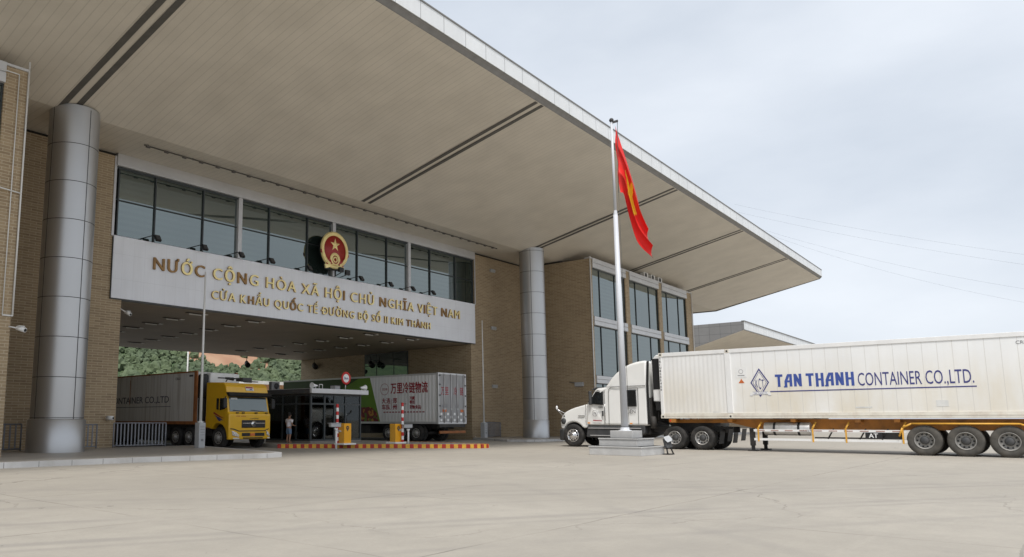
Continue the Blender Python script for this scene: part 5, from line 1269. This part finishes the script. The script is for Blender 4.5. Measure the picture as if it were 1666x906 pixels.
bo = thing('control_booth', 'glass walled control booth with flat silver roof on the island', 'booth', (29.5, 32.5, .19))
BX0, BX1, BY0, BY1, BZ = 27.55, 31.45, 30.55, 34.3, 2.85
m = MB(); m.box((BX0 - .25, BY0 - .35, BZ + .0), (BX1 + .25, BY1 + .4, BZ + .26)); rfo = build('roof', m, 'alu', bo, bevel=.02)
m = MB(); m.box((BX0 - .262, BY0 - .2, BZ - .0), (BX0 - .252, BY1 + .4, BZ + .24)); build('fascia', m, 'dark_plastic', rfo)
m = MB(); m.box((BX0, BY0, .19), (BX1, BY1, .3)); build('floor', m, 'desk', bo)
m = MB(); m.box((BX0 + .06, BY0 + .06, BZ - .06), (BX1 - .06, BY1 - .06, BZ - .003)); build('ceiling', m, 'interior', bo)
fr_ = MB()
def bar(a, b): fr_.box(a, b)
xs = [BX0, BX0 + 1.35, BX0 + 2.35, BX1 - .12 - .6, BX1]
for x in (BX0, BX0 + 1.0, BX0 + 1.75, BX0 + 2.6, BX1 - .1): bar((x, BY0, .3), (x + .1, BY0 + .1, BZ - .002))
for y in (BY0 + 1.15, BY0 + 2.3, BY1 - .1): bar((BX0, y, .3), (BX0 + .1, y + .1, BZ - .002)); bar((BX1 - .1, y, .3), (BX1, y + .1, BZ - .002))
for z in (.3, 2.25, BZ - .12): bar((BX0 + .1, BY0 + .01, z), (BX1 - .1, BY0 + .09, z + .09)); bar((BX0 + .01, BY0 + .1, z), (BX0 + .09, BY1 - .1, z + .09)); bar((BX1 - .09, BY0 + .1, z), (BX1 - .01, BY1 - .1, z + .09))
build('frame', fr_, 'frame_dark', bo)
m = MB(); m.box((BX0 + .1, BY1 - .08, .3), (BX1 - .1, BY1 - .02, BZ)); build('back_wall', m, 'interior', bo)
def gl(a, b):
    m = MB(); m.box(a, b); return build('glazing', m, 'booth_glass', bo)
gl((BX0 + .1, BY0 + .045, .39), (BX1 - .1, BY0 + .055, BZ - .12)); gl((BX0 + .045, BY0 + .1, .39), (BX0 + .055, BY1 - .1, BZ - .12)); gl((BX1 - .055, BY0 + .1, .39), (BX1 - .045, BY1 - .1, BZ - .12))
# things seen through the glass: blinds, desk, posters
for (x0, x1, z0, z1, mt) in ((BX0 + .12, BX0 + 1.0, 1.95, 2.24, 'paper'), (BX0 + 2.75, BX1 - .12, 1.75, 2.24, 'paper'), (BX0 + .15, BX0 + .8, .42, 1.0, 'paper'), (BX0 + 2.75, BX1 - .3, .45, 1.0, 'paper')):
    m = MB(); m.box((x0, BY0 + .12, z0), (x1, BY0 + .135, z1)); build('blind', m, mt, bo)
for (x0, x1, z0, z1, mt) in ((BX0 + .12, BX0 + 1.0, 1.92, 1.95, 'paper'), (BX0 + 2.72, BX1 - .12, 1.72, 1.75, 'paper'), (BX0 + 2.7, BX0 + 2.95, 1.55, 1.68, 'sticker_orange'), (BX0 + 1.85, BX0 + 2.0, 1.3, 1.7, 'sticker_orange'), (BX0 + 2.7, BX0 + 2.95, 1.1, 1.4, 'grey_box'), (BX0 + 1.2, BX0 + 1.6, 1.55, 1.75, 'sticker_orange')):
    m = MB(); m.box((x0, BY0 + .10, z0), (x1, BY0 + .115, z1)); build('notice', m, mt, bo)
for y0, y1, z0, z1 in ((BY0 + .2, BY0 + .9, .6, 1.05), (BY0 + 1.3, BY0 + 2.0, .6, 1.05)):
    m = MB(); m.box((BX0 + .1, y0, z0), (BX0 + .115, y1, z1)); build('notice', m, 'grey_box', bo)
m = MB(); m.box((BX0 + .3, BY0 + .3, .95), (BX1 - .3, BY0 + 1.0, 1.02)); m.box((BX0 + .3, BY0 + .35, .3), (BX0 + .36, BY0 + .95, .95)); m.box((BX1 - .36, BY0 + .35, .3), (BX1 - .3, BY0 + .95, .95)); m.box((BX0 + .9, BY0 + .6, 1.02), (BX0 + 1.4, BY0 + .65, 1.4)); build('desk', m, 'desk', bo)
for x in (BX0 + 1.0, BX0 + 2.6):
    m = MB(); m.box((x, BY0 + .6, BZ - .1), (x + .8, BY0 + .75, BZ - .06)); build('tube_light', m, 'lit_tube', bo)
# horns and sign on the booth roof
def horn(x, y, d, lab):
    t = thing('horn_speaker', lab, 'loudspeaker', (x, y, BZ + .26), 'horn speakers on the booth roof')
    m = MB(); m.lathe((x, y, BZ + .42), 'x', [(.04, -.22 * d), (.06, -.1 * d), (.10, .05 * d), (.17, .18 * d), (.16, .19 * d), (.05, .0)], 16); build('bell', m, 'white_plain', t)
    m = MB(); m.cyl((x - .1 * d, y, BZ + .262), (x - .1 * d, y, BZ + .4), .03, n=6); build('bracket', m, 'alu', t)
horn(27.75, 30.5, -1, 'white horn speaker at the left corner of the booth roof'); horn(31.55, 30.5, 1, 'white horn speaker at the right end of the booth roof')
m = MB(); m.tube([(28.2, 30.6, BZ + .262), (28.2, 30.6, BZ + .5), (28.45, 30.6, BZ + .5), (28.45, 30.6, BZ + .262)], .02, 6); tag(build('small_frame', m, 'thin_pole'), 'thin white wire frame standing on the booth roof', 'frame')
bx_ = thing('roof_box', 'small grey box standing on the booth roof below the round sign', 'box', (30.3, 31.2, BZ + .26)); m = MB(); m.box((29.8, 31.0, BZ + .262), (30.2, 31.4, BZ + .5)); build('casing', m, 'grey_box', bx_, bevel=.02); m = MB(); m.box((29.78, 30.98, BZ + .5), (30.22, 31.42, BZ + .53)); build('lid', m, 'dark_plastic', bx_)
sp = thing('speed_sign', 'round white speed limit sign with red rim above the booth roof', 'road sign', (30.12, 30.5, BZ + .26))
m = MB(); m.cyl((30.12, 30.5, BZ + .262), (30.12, 30.5, 3.5), .025, n=8); build('pole', m, 'alu', sp)
m = MB(); m.lathe((30.12, 30.44, 3.76), 'y', [(.36, .03), (.36, 0), (.24, 0), (.24, .008)], 32); build('rim', m, 'boom_red', sp)
m = MB(); m.cyl((30.12, 30.45, 3.76), (30.12, 30.465, 3.76), .245, n=28); build('plate', m, 'white_plain', sp)
m = text_mb('5km', (29.95, 30.446, 3.69), (1, 0, 0), (0, 0, 1), .15, depth=.006, fit=.34, bold=.02); build('lettering', m, 'text_navy', sp)

def barrier(x, y, h, boomx, boomy, lab, lab2, boomh):
    t = thing('barrier_machine', lab, 'barrier', (x, y, .19), 'orange parking barriers on the island')
    m = MB(); m.box((x - .25, y - .2, .25), (x + .25, y + .2, h)); b = build('cabinet', m, 'machine_orange', t, bevel=.02)
    m = MB(); m.box((x - .258, y - .19, .27), (x - .2505, y + .19, h - .03)); build('side_panel', m, 'rail_yellow', b)
    m = MB(); m.prism([(x - .02 + .1 * cos(a_), y - .215, h - .22 + .1 * sin(a_)) for a_ in [2 * pi * i / 16 for i in range(16)]], (0, .012, 0)); m.prism([(x - .06, y - .215, h - .32), (x + .02, y - .215, h - .32), (x - .02, y - .215, h - .4)], (0, .012, 0)); lg = build('emblem', m, 'text_dark', b)
    m = MB(); m.box((x - .06, y - .222, h - .24), (x + .02, y - .216, h - .2)); build('emblem_bar', m, 'machine_orange', lg)
    m = MB(); m.box((x - .42, y - .35, .19), (x + .45, y + .35, .27)); build('base', m, 'white_plain', t, bevel=.01)
    m1, m2 = MB(), MB(); n_ = 11; seg_ = (boomh - .2) / n_
    for i in range(n_): (m1 if i % 2 == 0 else m2).box((boomx - .065, boomy - .03, boomh - (i + 1) * seg_), (boomx + .065, boomy + .03, boomh - i * seg_ - .001))
    bo_ = build('boom_arm', m1, 'boom_red', t); build('white_bands', m2, 'white_plain', bo_)
    m = MB(); m.tube([(boomx, boomy + .05, .9), (x - .2, y, .85)], .05, 8); build('pivot', m, 'alu', t)
barrier(27.2, 27.55, 1.25, 26.85, 27.75, 'orange barrier cabinet with raised striped arm in front of the booth', '', 2.22)
barrier(30.45, 27.0, 1.22, 30.65, 26.7, 'orange barrier cabinet with raised striped arm before the silver trailer', '', 2.34)
def cam_post(x, y, lab, h=1.15, aim=(-1, .3, 0)):
    t = thing('camera_post', lab, 'camera', (x, y, .0), 'plate cameras on posts by the barriers')
    m = MB(); m.tube([(x, y, .0), (x, y, h - .18), (x - .08, y, h - .05)], .05, 8); m.tube([(x, y, h - .18), (x + .08, y, h - .05)], .04, 8); build('post', m, 'white_plain', t)
    m = MB(); m.box((x - .42, y - .09, h), (x + .25, y + .09, h + .17)); m.box((x - .5, y - .11, h + .171), (x + .25, y + .11, h + .2)); hs = build('housing', m, 'grey_box', t, bevel=.015)
    m = MB(); m.cyl((x + .251, y, h + .09), (x + .28, y, h + .09), .06, n=10); build('lens', m, 'black', hs)
cam_post(26.15, 27.1, 'white post with a box camera left of the first barrier', 1.08)
cam_post(31.0, 26.6, 'white box camera on a post beside the second barrier', 1.0)

# ------------------------------------------------------------------ person at the booth window
def skinned(name, joints, edges, mname, parent, sub=2):
    me = bpy.data.meshes.new(name); me.from_pydata([Vector(p) - WL[parent.name] for p, r in joints], edges, [])
    o = bpy.data.objects.new(name, me); C.objects.link(o)
    sk_ = o.modifiers.new('skin', 'SKIN'); sk_.use_smooth_shade = True
    for i, (p, r) in enumerate(joints):
        d = me.skin_vertices[0].data[i]; d.radius = (r, r) if not isinstance(r, tuple) else r; d.use_root = (i == 0)
    sb_ = o.modifiers.new('sub', 'SUBSURF'); sb_.levels = sub; sb_.render_levels = sub
    dg = bpy.context.evaluated_depsgraph_get(); nm = bpy.data.meshes.new_from_object(o.evaluated_get(dg))
    o.modifiers.clear(); o.data = nm; nm.materials.clear(); nm.materials.append(MATS[mname]); bpy.data.meshes.remove(me)
    o.parent = parent; WL[o.name] = WL[parent.name]; return o
pr = thing('person', 'person in a white shirt and denim shorts standing at the booth window', 'person', (26.95, 31.6, .19))
px_, py_, pz_ = 26.95, 31.6, .19
def P(x, y, z, r): return (Vector((px_ + x, py_ + y, pz_ + z)), r)      # facing +X (towards the booth)
J = [P(0, 0, .80, .125), P(.01, 0, .95, .115), P(.02, 0, 1.12, .14), P(.01, 0, 1.25, .11), P(.02, 0, 1.33, .05), P(.04, 0, 1.39, .05), P(.05, 0, 1.48, .088), P(.05, 0, 1.57, .075),
     P(-.0, .10, .74, .085), P(.03, .11, .44, .055), P(-.01, .11, .25, .05), P(-.02, .11, .06, .034), P(.13, .13, .03, .03),
     P(.0, -.10, .74, .085), P(.01, -.11, .44, .055), P(-.03, -.11, .25, .05), P(-.04, -.11, .06, .034), P(.11, -.13, .03, .03),
     P(.01, .18, 1.25, .055), P(.02, .24, 1.0, .042), P(.22, .17, .93, .032), P(.28, .15, .93, .03), P(.33, .14, .935, .024),
     P(.01, -.18, 1.25, .055), P(.02, -.24, 1.0, .042), P(.22, -.17, .93, .032), P(.28, -.15, .93, .03), P(.33, -.14, .935, .024)]
E_ = [(0, 1), (1, 2), (2, 3), (3, 4), (4, 5), (5, 6), (6, 7), (0, 8), (8, 9), (9, 10), (10, 11), (11, 12), (0, 13), (13, 14), (14, 15), (15, 16), (16, 17), (3, 18), (18, 19), (19, 20), (20, 21), (21, 22), (3, 23), (23, 24), (24, 25), (25, 26), (26, 27)]
for hi, sgn in ((22, 1), (27, -1)):
    b0 = J[hi][0] - Vector((px_, py_, pz_))
    for k_, (dx, dy, ln) in enumerate(((0, .022, .045), (0, .008, .055), (0, -.008, .05), (0, -.022, .038))):
        J.append((Vector((px_ + b0.x + .03, py_ + b0.y + dy, pz_ + b0.z)), .009)); E_.append((hi, len(J) - 1))
        J.append((Vector((px_ + b0.x + .03 + ln * .6, py_ + b0.y + dy, pz_ + b0.z - ln * .5)), .008)); E_.append((len(J) - 2, len(J) - 1))
    J.append((Vector((px_ + b0.x - .0, py_ + b0.y - sgn * .045, pz_ + b0.z + .005)), .009)); E_.append((hi - 1, len(J) - 1))
body = skinned('body', J, E_, 'skin', pr)
sh = [P(0, 0, .82, .155), P(.01, 0, .98, .145), P(.02, 0, 1.13, .165), P(.01, 0, 1.26, .125), P(.015, 0, 1.32, .07), P(.01, .19, 1.24, .075), P(.02, .235, 1.08, .068), P(.01, -.19, 1.24, .075), P(.02, -.235, 1.08, .068)]
skinned('shirt', sh, [(0, 1), (1, 2), (2, 3), (3, 4), (3, 5), (5, 6), (3, 7), (7, 8)], 'shirt', pr)
so_ = [P(0, 0, .84, .135), P(0, 0, .76, .14), P(0, .10, .66, .105), P(.02, .11, .46, .085), P(0, -.10, .66, .105), P(.01, -.11, .46, .085)]
skinned('shorts', so_, [(0, 1), (1, 2), (2, 3), (1, 4), (4, 5)], 'denim', pr)
m = MB(); m.ball((px_ + .03, py_, pz_ + 1.535), .105, 12, 0, (1.0, .92, 1.08)); build('hair', m, 'hair', pr)
m = MB()
for y in (-.035, .035): m.ball((px_ + .142, py_ + y, pz_ + 1.49), .012, 6)
build('eyes', m, 'black', pr)
m = MB(); m.ball((px_ + .15, py_, pz_ + 1.465), .018, 6, 0, (1, .8, 1.3)); m.ball((px_ + .05, py_ + .1, pz_ + 1.48), .025, 6, 0, (.8, .5, 1.2)); m.ball((px_ + .05, py_ - .1, pz_ + 1.48), .025, 6, 0, (.8, .5, 1.2)); build('face_features', m, 'skin', pr)

# ------------------------------------------------------------------ railings, pedestals with poles
def railing(x0, y0, x1, y1, z0, z1, lab, n, group=None):
    t = thing('railing', lab, 'railing', ((x0 + x1) / 2, (y0 + y1) / 2, z0), group)
    a, b = Vector((x0, y0, 0)), Vector((x1, y1, 0)); m = MB()
    for z in (z0 + .08, z1): m.tube([a + Vector((0, 0, z)), b + Vector((0, 0, z))], .03, 6)
    for q in (a, b): m.cyl(q + Vector((0, 0, z0)), q + Vector((0, 0, z1)), .035, n=8)
    build('frame', m, 'grey_paint', t); m = MB()
    for i in range(1, n):
        p = a + (b - a) * i / n; m.box((p.x - .03, p.y - .012, z0 + .09), (p.x + .03, p.y + .012, z1 - .02))
    build('bars', m, 'grey_paint', t)
railing(17.25, 32.3, 19.9, 32.3, .19, 1.28, 'grey barred railing left of the passage beside the grey pedestal', 15)
railing(14.9, 31.6, 16.3, 32.0, .19, 1.22, 'short grey railing half hidden behind the left column', 6)
railing(11.7, 31.3, 12.9, 31.6, .19, 1.25, 'grey railing end peeping out left of the big column', 5)
railing(46.5, 32.35, 48.35, 32.35, .16, 1.25, 'grey barred railing on the right of the passage beside its pedestal', 12)
def pedestal(x, y, w_, z0, zt, ptop, lab, lab2, r):
    WS = w_
    t = thing('pedestal_box', lab, 'pedestal', (x, y, z0))
    m = MB(); m.box((x - w_, y - w_, z0), (x + w_, y + w_, zt)); b = build('casing', m, 'grey_box', t, bevel=.015)
    m = MB()
    for i in range(4): m.box((x - w_ * .6, y - w_ - .012, zt - .2 - i * .12), (x + w_ * .7, y - w_ - .002, zt - .18 - i * .12))
    m.box((x - w_ * .35, y - w_ - .012, z0 + .3), (x + w_ * .4, y - w_ - .002, z0 + .4)); build('vents', m, 'text_grey', b)
    t2 = thing('thin_pole', lab2, 'pole', (x, y, zt))
    m = MB(); m.cyl((x, y, zt), (x, y, ptop), r, r * .55, 10); build('shaft', m, 'thin_pole', t2)
    m = MB(); m.cyl((x, y, zt), (x, y, zt + .06), r * 1.9, n=10); build('base_ring', m, 'thin_pole', t2)
pedestal(20.1, 29.75, .17, .17, 1.3, 8.3, 'grey metal pedestal box on the pavement left of the yellow cab', 'tall thin white pole on the pedestal before the yellow truck', .07)
pedestal(46.0, 32.2, .18, .15, 1.24, 8.75, 'grey metal pedestal box right of the passage by the railing', 'tall thin white pole at the right jamb of the passage', .06)
m = MB(); m.cyl((46.1, 71, 0), (46.1, 71, 11.5), .1, .07, 10); fp = thing('lamp_pole', 'far white pole rising behind the grey container', 'pole', (46.1, 71, 0)); build('shaft', m, 'thin_pole', fp)
m = MB(); m.cyl((46.1, 71, 11.4), (46.1, 71, 11.7), .16, n=10); build('cap', m, 'thin_pole', fp)

# ------------------------------------------------------------------ flagpole on stepped plinth, flag
FP = Vector((30.2, 14.05, 0))
fb_ = thing('flag_plinth', 'three stepped grey concrete plinth under the flagpole', 'plinth', FP)
for (h0, h1, hw) in ((0, .36, 1.12), (.36, .68, .82), (.68, .98, .48)):
    m = MB(); m.box((FP.x - hw + .1, FP.y - hw, h0), (FP.x + hw + .1, FP.y + hw, h1)); m.box((FP.x - hw + .07, FP.y - hw - .03, h1 - .05), (FP.x + hw + .13, FP.y + hw + .03, h1)) if h1 < .9 else None
    build('step', m, 'plinth', fb_, bevel=.012)
fpz = thing('flagpole', 'tall pale grey steel flagpole on the stepped plinth', 'flagpole', (FP.x, FP.y, .98))
m = MB(); m.cyl((FP.x, FP.y, .98), (FP.x, FP.y, 10.2), .15, .095, 20); m.cyl((FP.x, FP.y, 10.2), (FP.x, FP.y, 10.4), .095, .066, 20, caps=False); m.cyl((FP.x, FP.y, 10.4), (FP.x, FP.y, 14.45), .066, .05, 16); build('shaft', m, 'pole_white', fpz)
m = MB(); m.ball((FP.x, FP.y, 14.5), .1, 10); m.box((FP.x - .02, FP.y - .3, 14.34), (FP.x + .02, FP.y + .05, 14.44)); build('finial', m, 'dark_plastic', fpz)
m = MB(); m.lathe((FP.x, FP.y, 0), 'z', [(.27, .98), (.27, 1.0), (.185, 1.02), (.175, 1.12)], 20); build('base_flange', m, 'pole_white', fpz)
# the flag hangs in folds from the halyard
fg = thing('flag', 'red flag with a yellow star hanging limp from the flagpole', 'flag', (FP.x, FP.y, 14.2))
NU, NV = 72, 44
RH = Vector((.673, -.7397, 0)); DH = Vector((.7397, .673, 0))
def poly_at(pts, t):
    n = len(pts) - 1; i = min(n - 1, int(t * n)); f = t * n - i
    p0, p1 = pts[max(0, i - 1)], pts[i]; p2 = pts[i + 1]; p3 = pts[min(n, i + 2)]
    return tuple(.5 * (2 * b + (c - a) * f + (2 * a - 5 * b + 4 * c - d) * f * f + (3 * b - a - 3 * c + d) * f ** 3) for a, b, c, d in zip(p0, p1, p2, p3))
TOP = [(0, .12), (.33, -1.0), (.64, -2.25), (.92, -3.35), (1.13, -4.3)]          # upper edge of the cloth, across / down in metres
LOW = [(.08, -2.95), (.27, -3.06), (.52, -4.15), (.80, -5.20), (1.43, -5.85)]   # lower edge gathered up by the folds
def flag_pt(u, v):
    """u along the fly, v down the hoist: the cloth hangs in overlapping folds that run out from the top of the hoist"""
    tx, tz = poly_at(TOP, u); lx, lz = poly_at(LOW, u)
    a = .095 * min(1, u * 3 + .15)
    s_ = v + a * sin(2 * pi * 2.1 * v + .6) * (1 - .3 * u) * (4 * v * (1 - v)) ** .5
    d = .17 * min(1, .25 + 1.6 * u) * cos(2 * pi * 2.1 * v + .4 + u * .8) + .05 * sin(9 * u + 4 * v)
    w_ = .035 * sin(2 * pi * 2.1 * v + 1.2 + u * 3)
    x = tx + (lx - tx) * s_ + w_; z = tz + (lz - tz) * s_
    q = Vector((FP.x, FP.y, 0)) + RH * (.14 + x) + DH * d
    return (q.x, q.y, 14.15 + z)
fm_ = MB(); vs = []; fs = []; mi = []
for j in range(NV + 1):
    for i in range(NU + 1): vs.append(flag_pt(i / NU, j / NV))
def in_star(u, v):
    x = (u - .5) * 1.5; y = -(v - .5); r_ = math.hypot(x, y)
    if r_ > .34: return False
    a = (math.atan2(x, y) + 2 * pi) % (2 * pi / 5); a = abs(a - pi / 5)      # 0 at inner notch, pi/5 at the tip
    R0, R1 = .34, .34 * .382
    tx, ty = R0 * cos(pi / 5), R0 * sin(pi / 5); bx0 = R1
    px2, py2 = r_ * cos(a), r_ * sin(a)
    return (tx - bx0) * (py2 - 0) - (ty - 0) * (px2 - bx0) > 0
for j in range(NV):
    for i in range(NU):
        fs.append((j * (NU + 1) + i, j * (NU + 1) + i + 1, (j + 1) * (NU + 1) + i + 1, (j + 1) * (NU + 1) + i)); mi.append(1 if in_star((i + .5) / NU, (j + .5) / NV) else 0)
fm_.add(vs, fs, 0, True); fm_.m = mi
fo = build('cloth', fm_, ['flag_red', 'flag_yellow'], fg)
m = MB(); m.cyl((FP.x + .12, FP.y - .13, 11.2), (FP.x + .03, FP.y - .26, 14.36), .012, n=6); m.cyl((FP.x + .2, FP.y - .1, 1.3), (FP.x + .12, FP.y - .13, 11.2), .008, n=6); build('halyard', m, 'dark_plastic', fg)
gl_ = thing('ground_floodlight', 'small black and white floodlight leaning against the flag plinth', 'floodlight', (31.35, 12.75, 0))
m = MB(); m.prism([(31.2, 12.7, .25), (31.55, 12.62, .30), (31.6, 12.7, .62), (31.28, 12.8, .58)], (.05, .16, .06)); build('lamp_head', m, 'dark_plastic', gl_, bevel=.02)
m = MB(); m.prism([(31.22, 12.69, .5), (31.5, 12.60, .58), (31.62, 12.7, .7), (31.3, 12.8, .64)], (.02, .1, .08)); build('visor', m, 'grey_box', gl_)
m = MB(); m.tube([(31.2, 12.7, .02), (31.3, 12.78, .3)], .03, 6); m.tube([(31.6, 12.62, .02), (31.5, 12.7, .3)], .03, 6); m.box((31.15, 12.6, .0), (31.65, 12.9, .04)); build('foot', m, 'black', gl_)

# ------------------------------------------------------------------ wires in the sky, low buildings behind
for a, b, sag, lab in (((220, 66.7, 62.0), (220, -16, 31.5), 1.5, 'uppermost faint overhead wire crossing the sky at right'), ((220, 66.0, 59.6), (220, -16, 29.2), 1.6, 'second faint overhead wire from the top crossing the sky'), ((220, 60.7, 53.9), (220, -16, 24.0), 2.6, 'third overhead wire dipping towards the right edge'), ((220, 60.7, 53.2), (220, -16, 20.5), 3.2, 'lowest overhead wire dipping towards the right edge')):
    pts = [Vector(a).lerp(Vector(b), i / 24) - Vector((0, 0, 4 * sag * (i / 24) * (1 - i / 24))) for i in range(25)]
    m = MB(); m.tube(pts, .014, 5); tag(build('overhead_wire', m, 'grey_paint'), lab, 'wire', 'overhead wires in the sky')
lb_ = thing('low_house', 'low orange and cream house far behind the yellow cab roof', 'house', (62, 77, 0))
m = MB(); m.box((58, 76, 0), (64.5, 84, 5.9)); build('wall', m, 'wall_orange', lb_); m = MB(); m.box((57.6, 75.5, 5.9), (64.9, 84.5, 6.3)); build('roof', m, 'roof_white', lb_); m = MB(); m.box((62.6, 75.95, 4.2), (63.6, 75.99, 5.4)); build('window', m, 'truck_glass', lb_)
lb_ = thing('long_shed', 'long pale shed with white roof edge at the foot of the hill', 'shed', (35, 120, 0))
m = MB(); m.box((28, 112, 0), (60, 126, 6.0)); build('wall', m, 'wall_cream', lb_); m = MB(); m.box((27.5, 111.5, 6.0), (60.5, 126.5, 6.35)); build('roof', m, 'roof_white', lb_)
ac_ = thing('roof_air_unit', 'grey boxed air unit with round fan beside the yellow cab', 'air conditioner', (27.5, 34.1, 3.11))
m = MB(); m.box((27.45, 33.75, 3.115), (28.05, 34.0, 3.58)); build('casing', m, 'bldg_grey', ac_, bevel=.02); m = MB(); m.lathe((27.8, 33.74, 3.34), 'y', [(.17, 0), (.17, -.012), (.0, -.013)], 20); build('fan_grille', m, 'black', ac_)
